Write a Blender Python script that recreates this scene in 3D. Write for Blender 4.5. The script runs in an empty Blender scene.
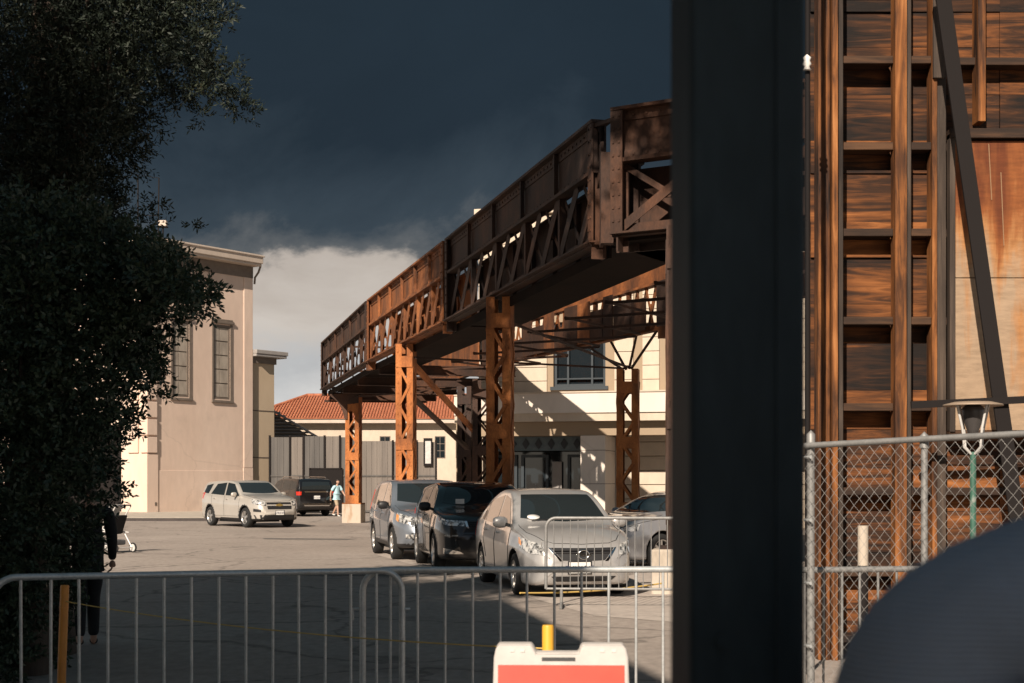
import bpy, bmesh, math, random
import numpy as np
from mathutils import Vector, Matrix
from mathutils.bvhtree import BVHTree

C = bpy.context.scene.collection
rnd = random.Random(7)
EYE, FPX, HOR = 1.62, 1422.2, 482.0

def P(px, py, d):
    """point seen at this pixel when it stands d metres away: used to read real positions off the photograph"""
    return Vector(((px - 512) / FPX * d, d, EYE + (HOR - py) / FPX * d))

# ------------------------------------------------------------------ mesh helpers
class MB:
    def __init__(self):
        self.v, self.f, self.s = [], [], []
    def add(self, vs, fs, smooth=False, M=None):
        o = len(self.v)
        for p in vs:
            p = Vector(p)
            self.v.append(tuple(M @ p if M else p))
        for f in fs:
            self.f.append([i + o for i in f]); self.s.append(smooth)
        return self
    def box(self, c, s, M=None):
        x, y, z = c; a, b, d = s[0] / 2, s[1] / 2, s[2] / 2
        vs = [(x + i * a, y + j * b, z + k * d) for i in (-1, 1) for j in (-1, 1) for k in (-1, 1)]
        fs = [(0, 1, 3, 2), (4, 6, 7, 5), (0, 4, 5, 1), (2, 3, 7, 6), (0, 2, 6, 4), (1, 5, 7, 3)]
        return self.add(vs, fs, False, M)
    def bb(self, p, q, M=None):
        return self.box([(a + b) / 2 for a, b in zip(p, q)], [abs(b - a) for a, b in zip(p, q)], M)
    def beam(self, p, q, w, h, up=(0, 0, 1)):
        p, q = Vector(p), Vector(q); u = (q - p); L = u.length; u.normalize()
        up = Vector(up)
        if abs(u.dot(up)) > .98: up = Vector((0, 1, 0))
        r = u.cross(up).normalized(); t = r.cross(u)
        M = Matrix((u, r, t)).transposed().to_4x4(); M.translation = (p + q) / 2
        return self.box((0, 0, 0), (L, w, h), M)
    def tube(self, pts, r, n=8, cap=True, closed=False):
        pts = [Vector(p) for p in pts]; m = len(pts)
        rs = r if isinstance(r, (list, tuple)) else [r] * m
        vs, fs, prev = [], [], None
        for i, p in enumerate(pts):
            if closed: t = pts[(i + 1) % m] - pts[i - 1]
            else: t = pts[min(i + 1, m - 1)] - pts[max(i - 1, 0)]
            t.normalize()
            if prev is None:
                a = Vector((0, 0, 1)) if abs(t.z) < .9 else Vector((1, 0, 0))
                x = t.cross(a).normalized()
            else:
                x = (prev - t * prev.dot(t)).normalized()
            prev = x; y = t.cross(x)
            for k in range(n):
                an = 2 * math.pi * k / n
                vs.append(p + (x * math.cos(an) + y * math.sin(an)) * rs[i])
        for i in range(m if closed else m - 1):
            j = (i + 1) % m
            for k in range(n):
                l = (k + 1) % n
                fs.append((i * n + k, i * n + l, j * n + l, j * n + k))
        self.add(vs, fs, True)
        if cap and not closed:
            self.add(vs[:n], [tuple(reversed(range(n)))]); self.add(vs[-n:], [tuple(range(n))])
        return self
    def lathe(self, prof, n=24, M=None, smooth=True):
        vs, fs = [], []
        for r, z in prof:
            for k in range(n):
                a = 2 * math.pi * k / n
                vs.append((r * math.cos(a), r * math.sin(a), z))
        for i in range(len(prof) - 1):
            for k in range(n):
                l = (k + 1) % n
                fs.append((i * n + k, i * n + l, (i + 1) * n + l, (i + 1) * n + k))
        self.add(vs, fs, smooth, M)
        for e, r in ((0, prof[0][0]), (len(prof) - 1, prof[-1][0])):
            if r > 1e-4:
                idx = list(range(n)); idx = idx[::-1] if e == 0 else idx
                self.add([vs[e * n + k] for k in range(n)], [idx], False, M)
        return self
    def prism(self, poly, M, t):
        """flat outline (x,y) in the frame M, given thickness t along its z"""
        n = len(poly)
        vs = [(x, y, 0) for x, y in poly] + [(x, y, t) for x, y in poly]
        fs = [tuple(reversed(range(n))), tuple(range(n, 2 * n))] + [(i, (i + 1) % n, n + (i + 1) % n, n + i) for i in range(n)]
        return self.add(vs, fs, False, M)
    def build(self, name, mat, parent=None, bevel=0, seg=2):
        me = bpy.data.meshes.new(name); me.from_pydata(self.v, [], self.f); me.update()
        for i, s in enumerate(self.s):
            if s: me.polygons[i].use_smooth = True
        return link(name, me, mat, parent, bevel, seg)

def link(name, me, mat=None, parent=None, bevel=0, seg=2):
    o = bpy.data.objects.new(name, me); C.objects.link(o)
    if mat is not None and not me.materials: me.materials.append(mat)
    if parent is not None: o.parent = parent
    if bevel:
        m = o.modifiers.new('bevel', 'BEVEL'); m.width = bevel; m.segments = seg; m.limit_method = 'ANGLE'; m.angle_limit = .7
    return o

def tag(o, label, cat, group=None):
    o['label'] = label; o['category'] = cat
    if group: o['group'] = group
    return o

def thing(name, label, cat, loc=(0, 0, 0), rz=0, group=None):
    o = bpy.data.objects.new(name, None); C.objects.link(o)
    o.location = loc; o.rotation_euler = (0, 0, rz); o.empty_display_size = .3
    return tag(o, label, cat, group)

def copy_tree(o, parent=None):
    c = o.copy(); C.objects.link(c)
    if parent is not None: c.parent = parent
    for ch in list(o.children): copy_tree(ch, c)
    return c

def evaluated(o, name, drop=True):
    dg = bpy.context.evaluated_depsgraph_get(); dg.update()
    me = bpy.data.meshes.new_from_object(o.evaluated_get(dg)); me.name = name
    if drop: bpy.data.objects.remove(o)
    return me

def frame(o, u, v):
    u = Vector(u).normalized(); v = Vector(v).normalized(); w = u.cross(v)
    M = Matrix((u, v, w)).transposed().to_4x4(); M.translation = Vector(o); return M

# ------------------------------------------------------------------ materials
def nodes_of(name):
    m = bpy.data.materials.new(name); m.use_nodes = True
    nt = m.node_tree; return m, nt, nt.nodes['Principled BSDF']

def ramp(nt, stops):
    r = nt.nodes.new('ShaderNodeValToRGB'); e = r.color_ramp.elements
    while len(e) < len(stops): e.new(.5)
    for el, (p, c) in zip(e, stops): el.position = p; el.color = (*c, 1)
    return r

def noise(nt, vec, scale, detail=6, rough=.6, dist=0):
    n = nt.nodes.new('ShaderNodeTexNoise'); n.inputs['Scale'].default_value = scale
    n.inputs['Detail'].default_value = detail; n.inputs['Roughness'].default_value = rough
    n.inputs['Distortion'].default_value = dist
    nt.links.new(vec, n.inputs['Vector']); return n

def mat(name, stops, rough=.7, metal=0, scale=3, stretch=(1, 1, 1), bump=0, bscale=None, coat=0, spec=.5, detail=6, dist=0,
        fine=None, rough2=None, space='Object'):
    """stops: list of (position, colour) driven by a noise of the surface's own coordinates; a single colour for a plain paint"""
    m, nt, b = nodes_of(name)
    b.inputs['Roughness'].default_value = rough; b.inputs['Metallic'].default_value = metal
    b.inputs['Specular IOR Level'].default_value = spec
    if coat: b.inputs['Coat Weight'].default_value = coat; b.inputs['Coat Roughness'].default_value = .04
    if len(stops) == 3 and not isinstance(stops[0], (tuple, list)):
        b.inputs['Base Color'].default_value = (*stops, 1)
        if not bump: return m
        stops = [(0, stops), (1, stops)]
    tc = nt.nodes.new('ShaderNodeTexCoord'); mp = nt.nodes.new('ShaderNodeMapping')
    mp.inputs['Scale'].default_value = stretch; nt.links.new(tc.outputs[space], mp.inputs['Vector'])
    n = noise(nt, mp.outputs[0], scale, detail, .62, dist)
    r = ramp(nt, stops); nt.links.new(n.outputs['Fac'], r.inputs[0])
    col = r.outputs[0]
    if fine:
        n2 = noise(nt, mp.outputs[0], fine[0], 4)
        r2 = ramp(nt, [(.3, (1 - fine[1],) * 3), (.7, (1 + fine[1],) * 3)]); nt.links.new(n2.outputs['Fac'], r2.inputs[0])
        mx = nt.nodes.new('ShaderNodeMixRGB'); mx.blend_type = 'MULTIPLY'; mx.inputs[0].default_value = 1
        nt.links.new(col, mx.inputs[1]); nt.links.new(r2.outputs[0], mx.inputs[2]); col = mx.outputs[0]
    nt.links.new(col, b.inputs['Base Color'])
    if rough2 is not None:
        mr = nt.nodes.new('ShaderNodeMapRange'); mr.inputs[3].default_value = rough; mr.inputs[4].default_value = rough2
        nt.links.new(n.outputs['Fac'], mr.inputs[0]); nt.links.new(mr.outputs[0], b.inputs['Roughness'])
    if bump:
        nb = noise(nt, mp.outputs[0], bscale or scale * 4, 8)
        bp = nt.nodes.new('ShaderNodeBump'); bp.inputs['Strength'].default_value = bump; bp.inputs['Distance'].default_value = .02
        nt.links.new(nb.outputs['Fac'], bp.inputs['Height']); nt.links.new(bp.outputs[0], b.inputs['Normal'])
    return m

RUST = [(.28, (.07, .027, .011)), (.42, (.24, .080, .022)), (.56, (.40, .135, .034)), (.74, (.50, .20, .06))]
RUST_SHADED = [(.30, (.018, .011, .009)), (.5, (.046, .021, .012)), (.72, (.105, .042, .019))]  # darker rust copy; shade on the near spans is put into this colour
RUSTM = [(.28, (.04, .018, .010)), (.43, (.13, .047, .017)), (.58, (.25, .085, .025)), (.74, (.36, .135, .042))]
M = dict(
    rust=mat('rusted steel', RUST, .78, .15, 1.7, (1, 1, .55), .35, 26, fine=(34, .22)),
    rust_shaded=mat('shaded rusted steel', RUST_SHADED, .75, .2, 1.1, (1, 1, .5), .3, 22, fine=(30, .25)),
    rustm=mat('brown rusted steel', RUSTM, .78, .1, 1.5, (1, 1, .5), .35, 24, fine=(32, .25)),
    rustu=mat('shaded underside steel', [(.3, (.009, .007, .006)), (.7, (.024, .014, .010))], .95, 0, 1.2, spec=.1),  # floor plates near black: shade under the deck is put into the colour
    galv=mat('galvanised steel', [(.3, (.42, .44, .44)), (.7, (.60, .61, .60))], .42, .45, 9, fine=(60, .12)),
    galvd=mat('dull galvanised steel', [(.3, (.19, .19, .185)), (.7, (.29, .285, .275))], .5, .3, 9, fine=(60, .12)),
    wire=mat('fence wire', [(.3, (.26, .25, .24)), (.7, (.38, .37, .35))], .5, .3, 6),
    post=mat('dark painted steel', [(.3, (.018, .029, .036)), (.6, (.025, .039, .047)), (.75, (.038, .055, .063))], .6, .0, 5, (1, 1, .25), .12, 60, fine=(40, .12), spec=.2),
    asphalt=mat('weathered asphalt', [(.25, (.20, .168, .146)), (.45, (.29, .246, .212)), (.6, (.335, .285, .247)), (.8, (.41, .352, .305))],
                .88, 0, .16, (1, .55, 1), .5, 60, detail=9, fine=(9, .16), space='Object'),
    apron=mat('worn concrete', [(.25, (.34, .292, .254)), (.5, (.43, .372, .325)), (.8, (.50, .44, .385))], .85, 0, .35, (1, 1, 1), .35, 50, detail=9, fine=(7, .14)),
    concrete=mat('concrete', [(.3, (.36, .31, .25)), (.7, (.50, .44, .37))], .85, 0, 2.2, (1, 1, .5), .3, 30, fine=(20, .1)),
    stained=mat('rust stained concrete', [(.35, (.45, .39, .32)), (.55, (.47, .40, .32)), (.68, (.33, .20, .11))], .85, 0, 2.0, (1.5, 1.5, .3), .3, 30),
    kerb=mat('dark kerb', [(.3, (.03, .024, .022)), (.7, (.06, .045, .04))], .7, 0, 3),  # one dark tone over the whole kerb
    plaster=mat('cream plaster', [(.25, (.60, .455, .365)), (.5, (.66, .51, .415)), (.75, (.70, .555, .46))], .85, 0, .45, (1, 1, .35), .12, 14, fine=(3, .05)),
    trim=mat('painted trim', [(.3, (.46, .38, .31)), (.7, (.55, .46, .385))], .7, 0, 1.5),
    tan=mat('tan plaster', [(.3, (.44, .34, .235)), (.7, (.52, .41, .29))], .85, 0, .5, (1, 1, .4), .1, 14),
    darkline=mat('dark joint', (.10, .075, .06), .9),
    cream=mat('cream stone', [(.25, (.45, .37, .29)), (.5, (.53, .445, .35)), (.8, (.59, .505, .405))], .8, 0, .6, (1, 1, .5), .15, 18, fine=(4, .06)),
    jamb=mat('tan window jamb', (.30, .225, .15), .8),
    white=mat('white plaster band', [(.3, (.60, .53, .46)), (.7, (.69, .62, .545))], .8, 0, .8, (1, 1, .3)),
    boardedpane=mat('faded window blind', [(.35, (.27, .23, .19)), (.65, (.40, .345, .285))], .6, 0, 2.5, (1, 1, .4)),
    winframe=mat('brown window frame', [(.3, (.13, .105, .085)), (.7, (.19, .15, .12))], .7, 0, 3),
    dglass=mat('dark glass', (.012, .017, .021), .06, 0, spec=.6),
    doorframe=mat('dark blue door frame', (.022, .032, .04), .4),
    frieze=mat('slate frieze', [(.3, (.085, .115, .13)), (.7, (.13, .165, .18))], .7, 0, 6),
    diamond=mat('dark diamond tile', (.018, .022, .028), .5),
    tile=mat('clay roof tile', [(.3, (.27, .085, .042)), (.5, (.37, .125, .06)), (.75, (.46, .19, .10))], .8, 0, 3.5, (1, 1, 1), .3, 20, fine=(12, .2)),
    panel=mat('grey screen panel', [(.3, (.13, .112, .098)), (.7, (.20, .172, .148))], .8, 0, .8, (4, 4, .3), .15, 14),
    paneld=mat('darker grey screen panel', [(.3, (.075, .07, .066)), (.7, (.12, .11, .10))], .8, 0, .8, (4, 4, .3), .15, 14),
    darksteel=mat('charcoal steel', (.016, .0135, .013), .8, 0, spec=.12),
    slat=mat('grey louvre', [(.3, (.26, .24, .225)), (.7, (.34, .315, .295))], .6, 0, 2),
    rubber=mat('tyre rubber', (.014, .014, .014), .85),
    rim=mat('alloy rim', (.62, .60, .57), .3, .85),
    chrome=mat('chrome trim', (.75, .74, .72), .12, 1),
    blacktrim=mat('black trim', (.016, .016, .017), .5),
    carglass=mat('tinted car glass', (.016, .021, .023), .03, 0, spec=.7),
    lamp=mat('headlamp glass', [(.40, (.07, .07, .07)), (.47, (.34, .34, .33)), (.56, (.78, .76, .72))], .1, .4, 13, coat=1),
    amber=mat('amber lamp', (.75, .28, .06), .2, 0, coat=1),
    redlamp=mat('red lamp', (.50, .03, .015), .2, 0, coat=1),
    plate=mat('white plate', (.72, .70, .66), .5),
    ink=mat('dark blue lettering', (.03, .035, .09), .6),
    signwhite=mat('white plastic', [(.3, (.40, .375, .35)), (.7, (.50, .47, .44))], .45, 0, 6, fine=(25, .05)),
    signorange=mat('orange sign face', [(.3, (.40, .036, .017)), (.7, (.52, .060, .030))], .4, 0, 3, (1, 1, 1)),
    yellow=mat('yellow plastic', [(.3, (.70, .36, .035)), (.7, (.80, .46, .05))], .45, 0, 4, (1, 1, .4)),
    orange=mat('orange painted post', [(.3, (.55, .20, .03)), (.66, (.72, .28, .045)), (.8, (.30, .14, .05))], .5, 0, 8, (1, 1, .5)),
    rope=mat('yellow rope', (.62, .42, .12), .8),
    black=mat('black cloth', [(.3, (.008, .009, .010)), (.7, (.016, .017, .019))], .9, 0, 12),
    hair=mat('dark hair', (.018, .012, .009), .6),
    skin=mat('skin', [(.3, (.40, .235, .165)), (.7, (.48, .29, .205))], .55, 0, 8),
    cyan=mat('pale cyan cotton', (.40, .60, .66), .85),
    khaki=mat('khaki cotton', (.36, .28, .19), .85),
    denim=mat('dark denim', (.03, .04, .06), .85),
    shoe=mat('white shoe', (.6, .58, .55), .7),
    greyc=mat('grey nylon', (.10, .10, .105), .7),
    palegrey=mat('pale grey cloth', (.30, .32, .33), .85),
    strollerwhite=mat('white stroller frame', (.70, .68, .65), .4, .2),
    green=mat('green painted pole', [(.35, (.03, .09, .062)), (.52, (.05, .13, .095)), (.62, (.36, .36, .33))], .5, 0, 5, (1, 1, .8)),
    bulb=mat('grey globe', (.055, .05, .048), .35),
    dish=mat('weathered dish', (.34, .26, .19), .6, .3),
    bark=mat('bark', [(.3, (.035, .026, .02)), (.7, (.085, .062, .047))], .9, 0, 6, (1, 1, .2), .6, 20),
    coping=mat('grey coping', (.25, .23, .21), .8),
    pale=mat('pale weathered paint', [(.3, (.42, .41, .39)), (.7, (.60, .58, .55))], .8, 0, 6),
)

def wood(name, cols, grain, dens=1.0, rough=.75, bump=.5):
    """grain: axis along which the fibres run"""
    m, nt, b = nodes_of(name); b.inputs['Roughness'].default_value = rough; b.inputs['Specular IOR Level'].default_value = .25
    tc = nt.nodes.new('ShaderNodeTexCoord'); mp = nt.nodes.new('ShaderNodeMapping')
    oi = nt.nodes.new('ShaderNodeObjectInfo'); vm = nt.nodes.new('ShaderNodeVectorMath'); vm.operation = 'MULTIPLY_ADD'   # every piece has its own grain
    vm.inputs[1].default_value = (37, 53, 71); nt.links.new(oi.outputs['Random'], vm.inputs[0]); nt.links.new(tc.outputs['Object'], vm.inputs[2])
    sc = [1, 1, 1]; sc[grain] = .07
    mp.inputs['Scale'].default_value = sc; nt.links.new(vm.outputs[0], mp.inputs['Vector'])
    n = noise(nt, mp.outputs[0], 11 * dens, 8, .68, 1.6)
    mp2 = nt.nodes.new('ShaderNodeMapping'); s2 = [1, 1, 1]; s2[grain] = .35; mp2.inputs['Scale'].default_value = s2
    nt.links.new(vm.outputs[0], mp2.inputs['Vector'])
    n2 = noise(nt, mp2.outputs[0], 1.7, 4, .6)
    ad = nt.nodes.new('ShaderNodeMath'); ad.operation = 'MULTIPLY_ADD'; ad.inputs[1].default_value = .55
    sb = nt.nodes.new('ShaderNodeMath'); sb.operation = 'MULTIPLY'; sb.inputs[1].default_value = .5
    nt.links.new(n.outputs['Fac'], sb.inputs[0])
    nt.links.new(n2.outputs['Fac'], ad.inputs[0]); nt.links.new(sb.outputs[0], ad.inputs[2])
    r = ramp(nt, cols)
    ag = nt.nodes.new('ShaderNodeMath'); ag.operation = 'MULTIPLY_ADD'; ag.inputs[1].default_value = .10; nt.links.new(oi.outputs['Random'], ag.inputs[0]); sh = nt.nodes.new('ShaderNodeMath'); sh.operation = 'SUBTRACT'; sh.inputs[1].default_value = .05
    nt.links.new(ad.outputs[0], sh.inputs[0]); nt.links.new(sh.outputs[0], ag.inputs[2]); nt.links.new(ag.outputs[0], r.inputs[0]); nt.links.new(r.outputs[0], b.inputs['Base Color'])
    bp = nt.nodes.new('ShaderNodeBump'); bp.inputs['Strength'].default_value = bump; bp.inputs['Distance'].default_value = .01
    nt.links.new(n.outputs['Fac'], bp.inputs['Height']); nt.links.new(bp.outputs[0], b.inputs['Normal'])
    return m
M['woodpost'] = wood('weathered orange timber', [(.40, (.014, .008, .006)), (.49, (.075, .030, .012)), (.58, (.215, .080, .023)), (.71, (.42, .18, .062))], 2)
M['woodboard'] = wood('charred brown boards', [(.42, (.009, .006, .005)), (.51, (.040, .017, .008)), (.60, (.155, .055, .016)), (.74, (.38, .145, .044))], 0)
M['woodbeam'] = wood('dark timber beam', [(.36, (.012, .009, .008)), (.52, (.035, .02, .013)), (.68, (.10, .05, .025))], 0)
M['woodgrey'] = wood('grey weathered timber', [(.38, (.016, .012, .010)), (.54, (.05, .037, .029)), (.70, (.11, .08, .06))], 2)

def cracked(m, sc, width, dark, stain):
    """cracks and oil stains worked into a paved surface"""
    nt = m.node_tree; b = nt.nodes['Principled BSDF']; src = b.inputs['Base Color'].links[0].from_socket
    tc = nt.nodes.new('ShaderNodeTexCoord'); n = noise(nt, tc.outputs['Object'], .9, 5)
    ad = nt.nodes.new('ShaderNodeVectorMath'); ad.operation = 'MULTIPLY_ADD'; ad.inputs[1].default_value = (1.3, 1.3, 0)
    nt.links.new(n.outputs['Color'], ad.inputs[0]); nt.links.new(tc.outputs['Object'], ad.inputs[2])
    vo = nt.nodes.new('ShaderNodeTexVoronoi'); vo.feature = 'DISTANCE_TO_EDGE'; vo.inputs['Scale'].default_value = sc; nt.links.new(ad.outputs[0], vo.inputs['Vector'])
    r = ramp(nt, [(0, (dark,) * 3), (width, (1, 1, 1))]); nt.links.new(vo.outputs['Distance'], r.inputs[0])
    n2 = noise(nt, tc.outputs['Object'], .55, 3); r2 = ramp(nt, [(.60, (1, 1, 1)), (.72, (stain,) * 3)]); nt.links.new(n2.outputs['Fac'], r2.inputs[0])
    out = src
    for k in (r, r2):
        mx = nt.nodes.new('ShaderNodeMixRGB'); mx.blend_type = 'MULTIPLY'; mx.inputs[0].default_value = 1
        nt.links.new(out, mx.inputs[1]); nt.links.new(k.outputs[0], mx.inputs[2]); out = mx.outputs[0]
    nt.links.new(out, b.inputs['Base Color'])
cracked(M['asphalt'], .23, .010, .50, .62); cracked(M['apron'], .16, .004, .6, .72)
for k_ in ('plaster', 'cream', 'white'):                 # rain streaks and old patches on the render
    cracked(M[k_], .07, .0006, .9, .90)
# ------------------------------------------------------------------ light, sky, camera
AZ, EL = math.radians(20), math.radians(32)       # the sun stands behind the camera, a little to its left
SUN = Vector((math.cos(EL) * math.sin(AZ), math.cos(EL) * math.cos(AZ), -math.sin(EL)))   # the way its light travels
sl = bpy.data.lights.new('sun', 'SUN'); sl.energy = 5; sl.angle = math.radians(.5); sl.color = (1, .865, .725)
so = bpy.data.objects.new('sun', sl); C.objects.link(so); so.rotation_euler = SUN.to_track_quat('-Z', 'Y').to_euler()

w = bpy.data.worlds.new('World'); bpy.context.scene.world = w; w.use_nodes = True
nt = w.node_tree; bg = nt.nodes['Background']; bg.inputs['Strength'].default_value = .1
sky = nt.nodes.new('ShaderNodeTexSky'); sky.sky_type = 'NISHITA'; sky.sun_disc = False
sky.sun_elevation = EL; sky.sun_rotation = math.pi + AZ
tc = nt.nodes.new('ShaderNodeTexCoord'); sep = nt.nodes.new('ShaderNodeSeparateXYZ')
nt.links.new(tc.outputs['Generated'], sep.inputs[0])
mp = nt.nodes.new('ShaderNodeMapping'); mp.inputs['Scale'].default_value = (1, 1, 1.7); mp.inputs['Location'].default_value = (3.13, .4, .22)
nt.links.new(tc.outputs['Generated'], mp.inputs['Vector'])
n1 = noise(nt, mp.outputs[0], 6.5, 9, .60, .5)
def math_node(op, a, b=None, c=None):
    n = nt.nodes.new('ShaderNodeMath'); n.operation = op
    for i, x in enumerate((a, b, c)):
        if x is None: continue
        if isinstance(x, (int, float)): n.inputs[i].default_value = x
        else: nt.links.new(x, n.inputs[i])
    return n.outputs[0]
# cloud base: height above the horizon, ragged by the noise
h = math_node('MULTIPLY_ADD', n1.outputs['Fac'], .17, sep.outputs['Z']); h = math_node('SUBTRACT', h, .076)
K = 10
cl = ramp(nt, [(0, (.56, .54, .51)), (.05, (.47, .465, .455)), (.08, (.36, .365, .37)), (.115, (.42, .382, .345)), (.150, (.35, .31, .275)),
               (.162, (.085, .092, .098)), (.185, (.030, .043, .056)), (.26, (.0135, .022, .0315)), (.38, (.0125, .021, .030)), (.52, (.033, .061, .075)), (1, (.037, .069, .085))])
nt.links.new(h, cl.inputs[0])
sc = nt.nodes.new('ShaderNodeMixRGB'); sc.blend_type = 'MULTIPLY'; sc.inputs[0].default_value = 1; sc.inputs[2].default_value = (K, K, K, 1)
mott = ramp(nt, [(.3, (.88, .88, .88)), (.7, (1.12, 1.12, 1.12))])
n2 = noise(nt, mp.outputs[0], 3.2, 6, .55, .5); nt.links.new(n2.outputs['Fac'], mott.inputs[0])
mm = nt.nodes.new('ShaderNodeMixRGB'); mm.blend_type = 'MULTIPLY'; mm.inputs[0].default_value = 1
nt.links.new(cl.outputs[0], mm.inputs[1]); nt.links.new(mott.outputs[0], mm.inputs[2]); nt.links.new(mm.outputs[0], sc.inputs[1])
# storm cloud ahead and overhead, thinner cloud with blue sky behind the camera where the sun gets through
th = math_node('MULTIPLY_ADD', sep.outputs['Y'], 1.3, .95)
clamp = nt.nodes.new('ShaderNodeClamp'); nt.links.new(th, clamp.inputs[0]); clamp.inputs['Min'].default_value = .84
mix = nt.nodes.new('ShaderNodeMixRGB'); nt.links.new(clamp.outputs[0], mix.inputs[0])
nt.links.new(sky.outputs[0], mix.inputs[1]); nt.links.new(sc.outputs[0], mix.inputs[2])
nt.links.new(mix.outputs[0], bg.inputs['Color'])

cam = bpy.data.cameras.new('camera'); co = bpy.data.objects.new('camera', cam); C.objects.link(co)
co.location = (0, 0, EYE); co.rotation_euler = (math.pi / 2, 0, 0)
cam.lens = 50; cam.sensor_width = 36; cam.shift_y = (HOR - 341.5) / 1024; cam.clip_start = .05; cam.clip_end = 3000
cam.dof.use_dof = True; cam.dof.focus_distance = 24; cam.dof.aperture_fstop = 6.3
S = bpy.context.scene; S.camera = co
S.view_settings.view_transform = 'Standard'; S.view_settings.look = 'None'; S.view_settings.exposure = EXPO = .55; S.view_settings.gamma = 1

# ------------------------------------------------------------------ the ground
def sheet(name, pts, z, m):
    b = MB(); b.add([(x, y, z) for x, y in pts], [tuple(range(len(pts)))]); o = b.build(name, m); o['kind'] = 'structure'; return o
sheet('ground', [(-900, -300), (900, -300), (900, 1600), (-900, 1600)], 0, M['asphalt'])
sheet('concrete_apron', [(-3.0, 31.5), (-2.43, 29.5), (.11, 20.4), (1.0, 17.2), (3.0, 15.4), (14, 14.5), (14, 47), (-1, 48)], .004, M['apron'])
b = MB(); b.bb((-60, 59.15, -.2), (-12.2, 90, .14)); o = b.build('pavement', M['concrete'], bevel=.02); o['kind'] = 'structure'
b = MB(); b.bb((-60, 59.0, -.2), (-12.05, 59.147, .125)); b.bb((-12.197, 59.147, -.2), (-12.05, 90, .125)); o = b.build('kerb', M['kerb'], bevel=.02); o['kind'] = 'structure'
# tar patches and a worn seam on the asphalt
M['tar'] = mat('tar patch', [(.3, (.10, .093, .087)), (.7, (.145, .132, .12))], .9, 0, 2, bump=.3, bscale=60)
for pts in ([(-4.6, 24.8), (-1.3, 24.3), (-1.0, 25.0), (-4.9, 25.6)], [(-7, 40.2), (-4.6, 39.8), (-4.4, 40.5), (-7.2, 41)]):
    sheet('tar_patch', pts, .004, M['tar'])

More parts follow.
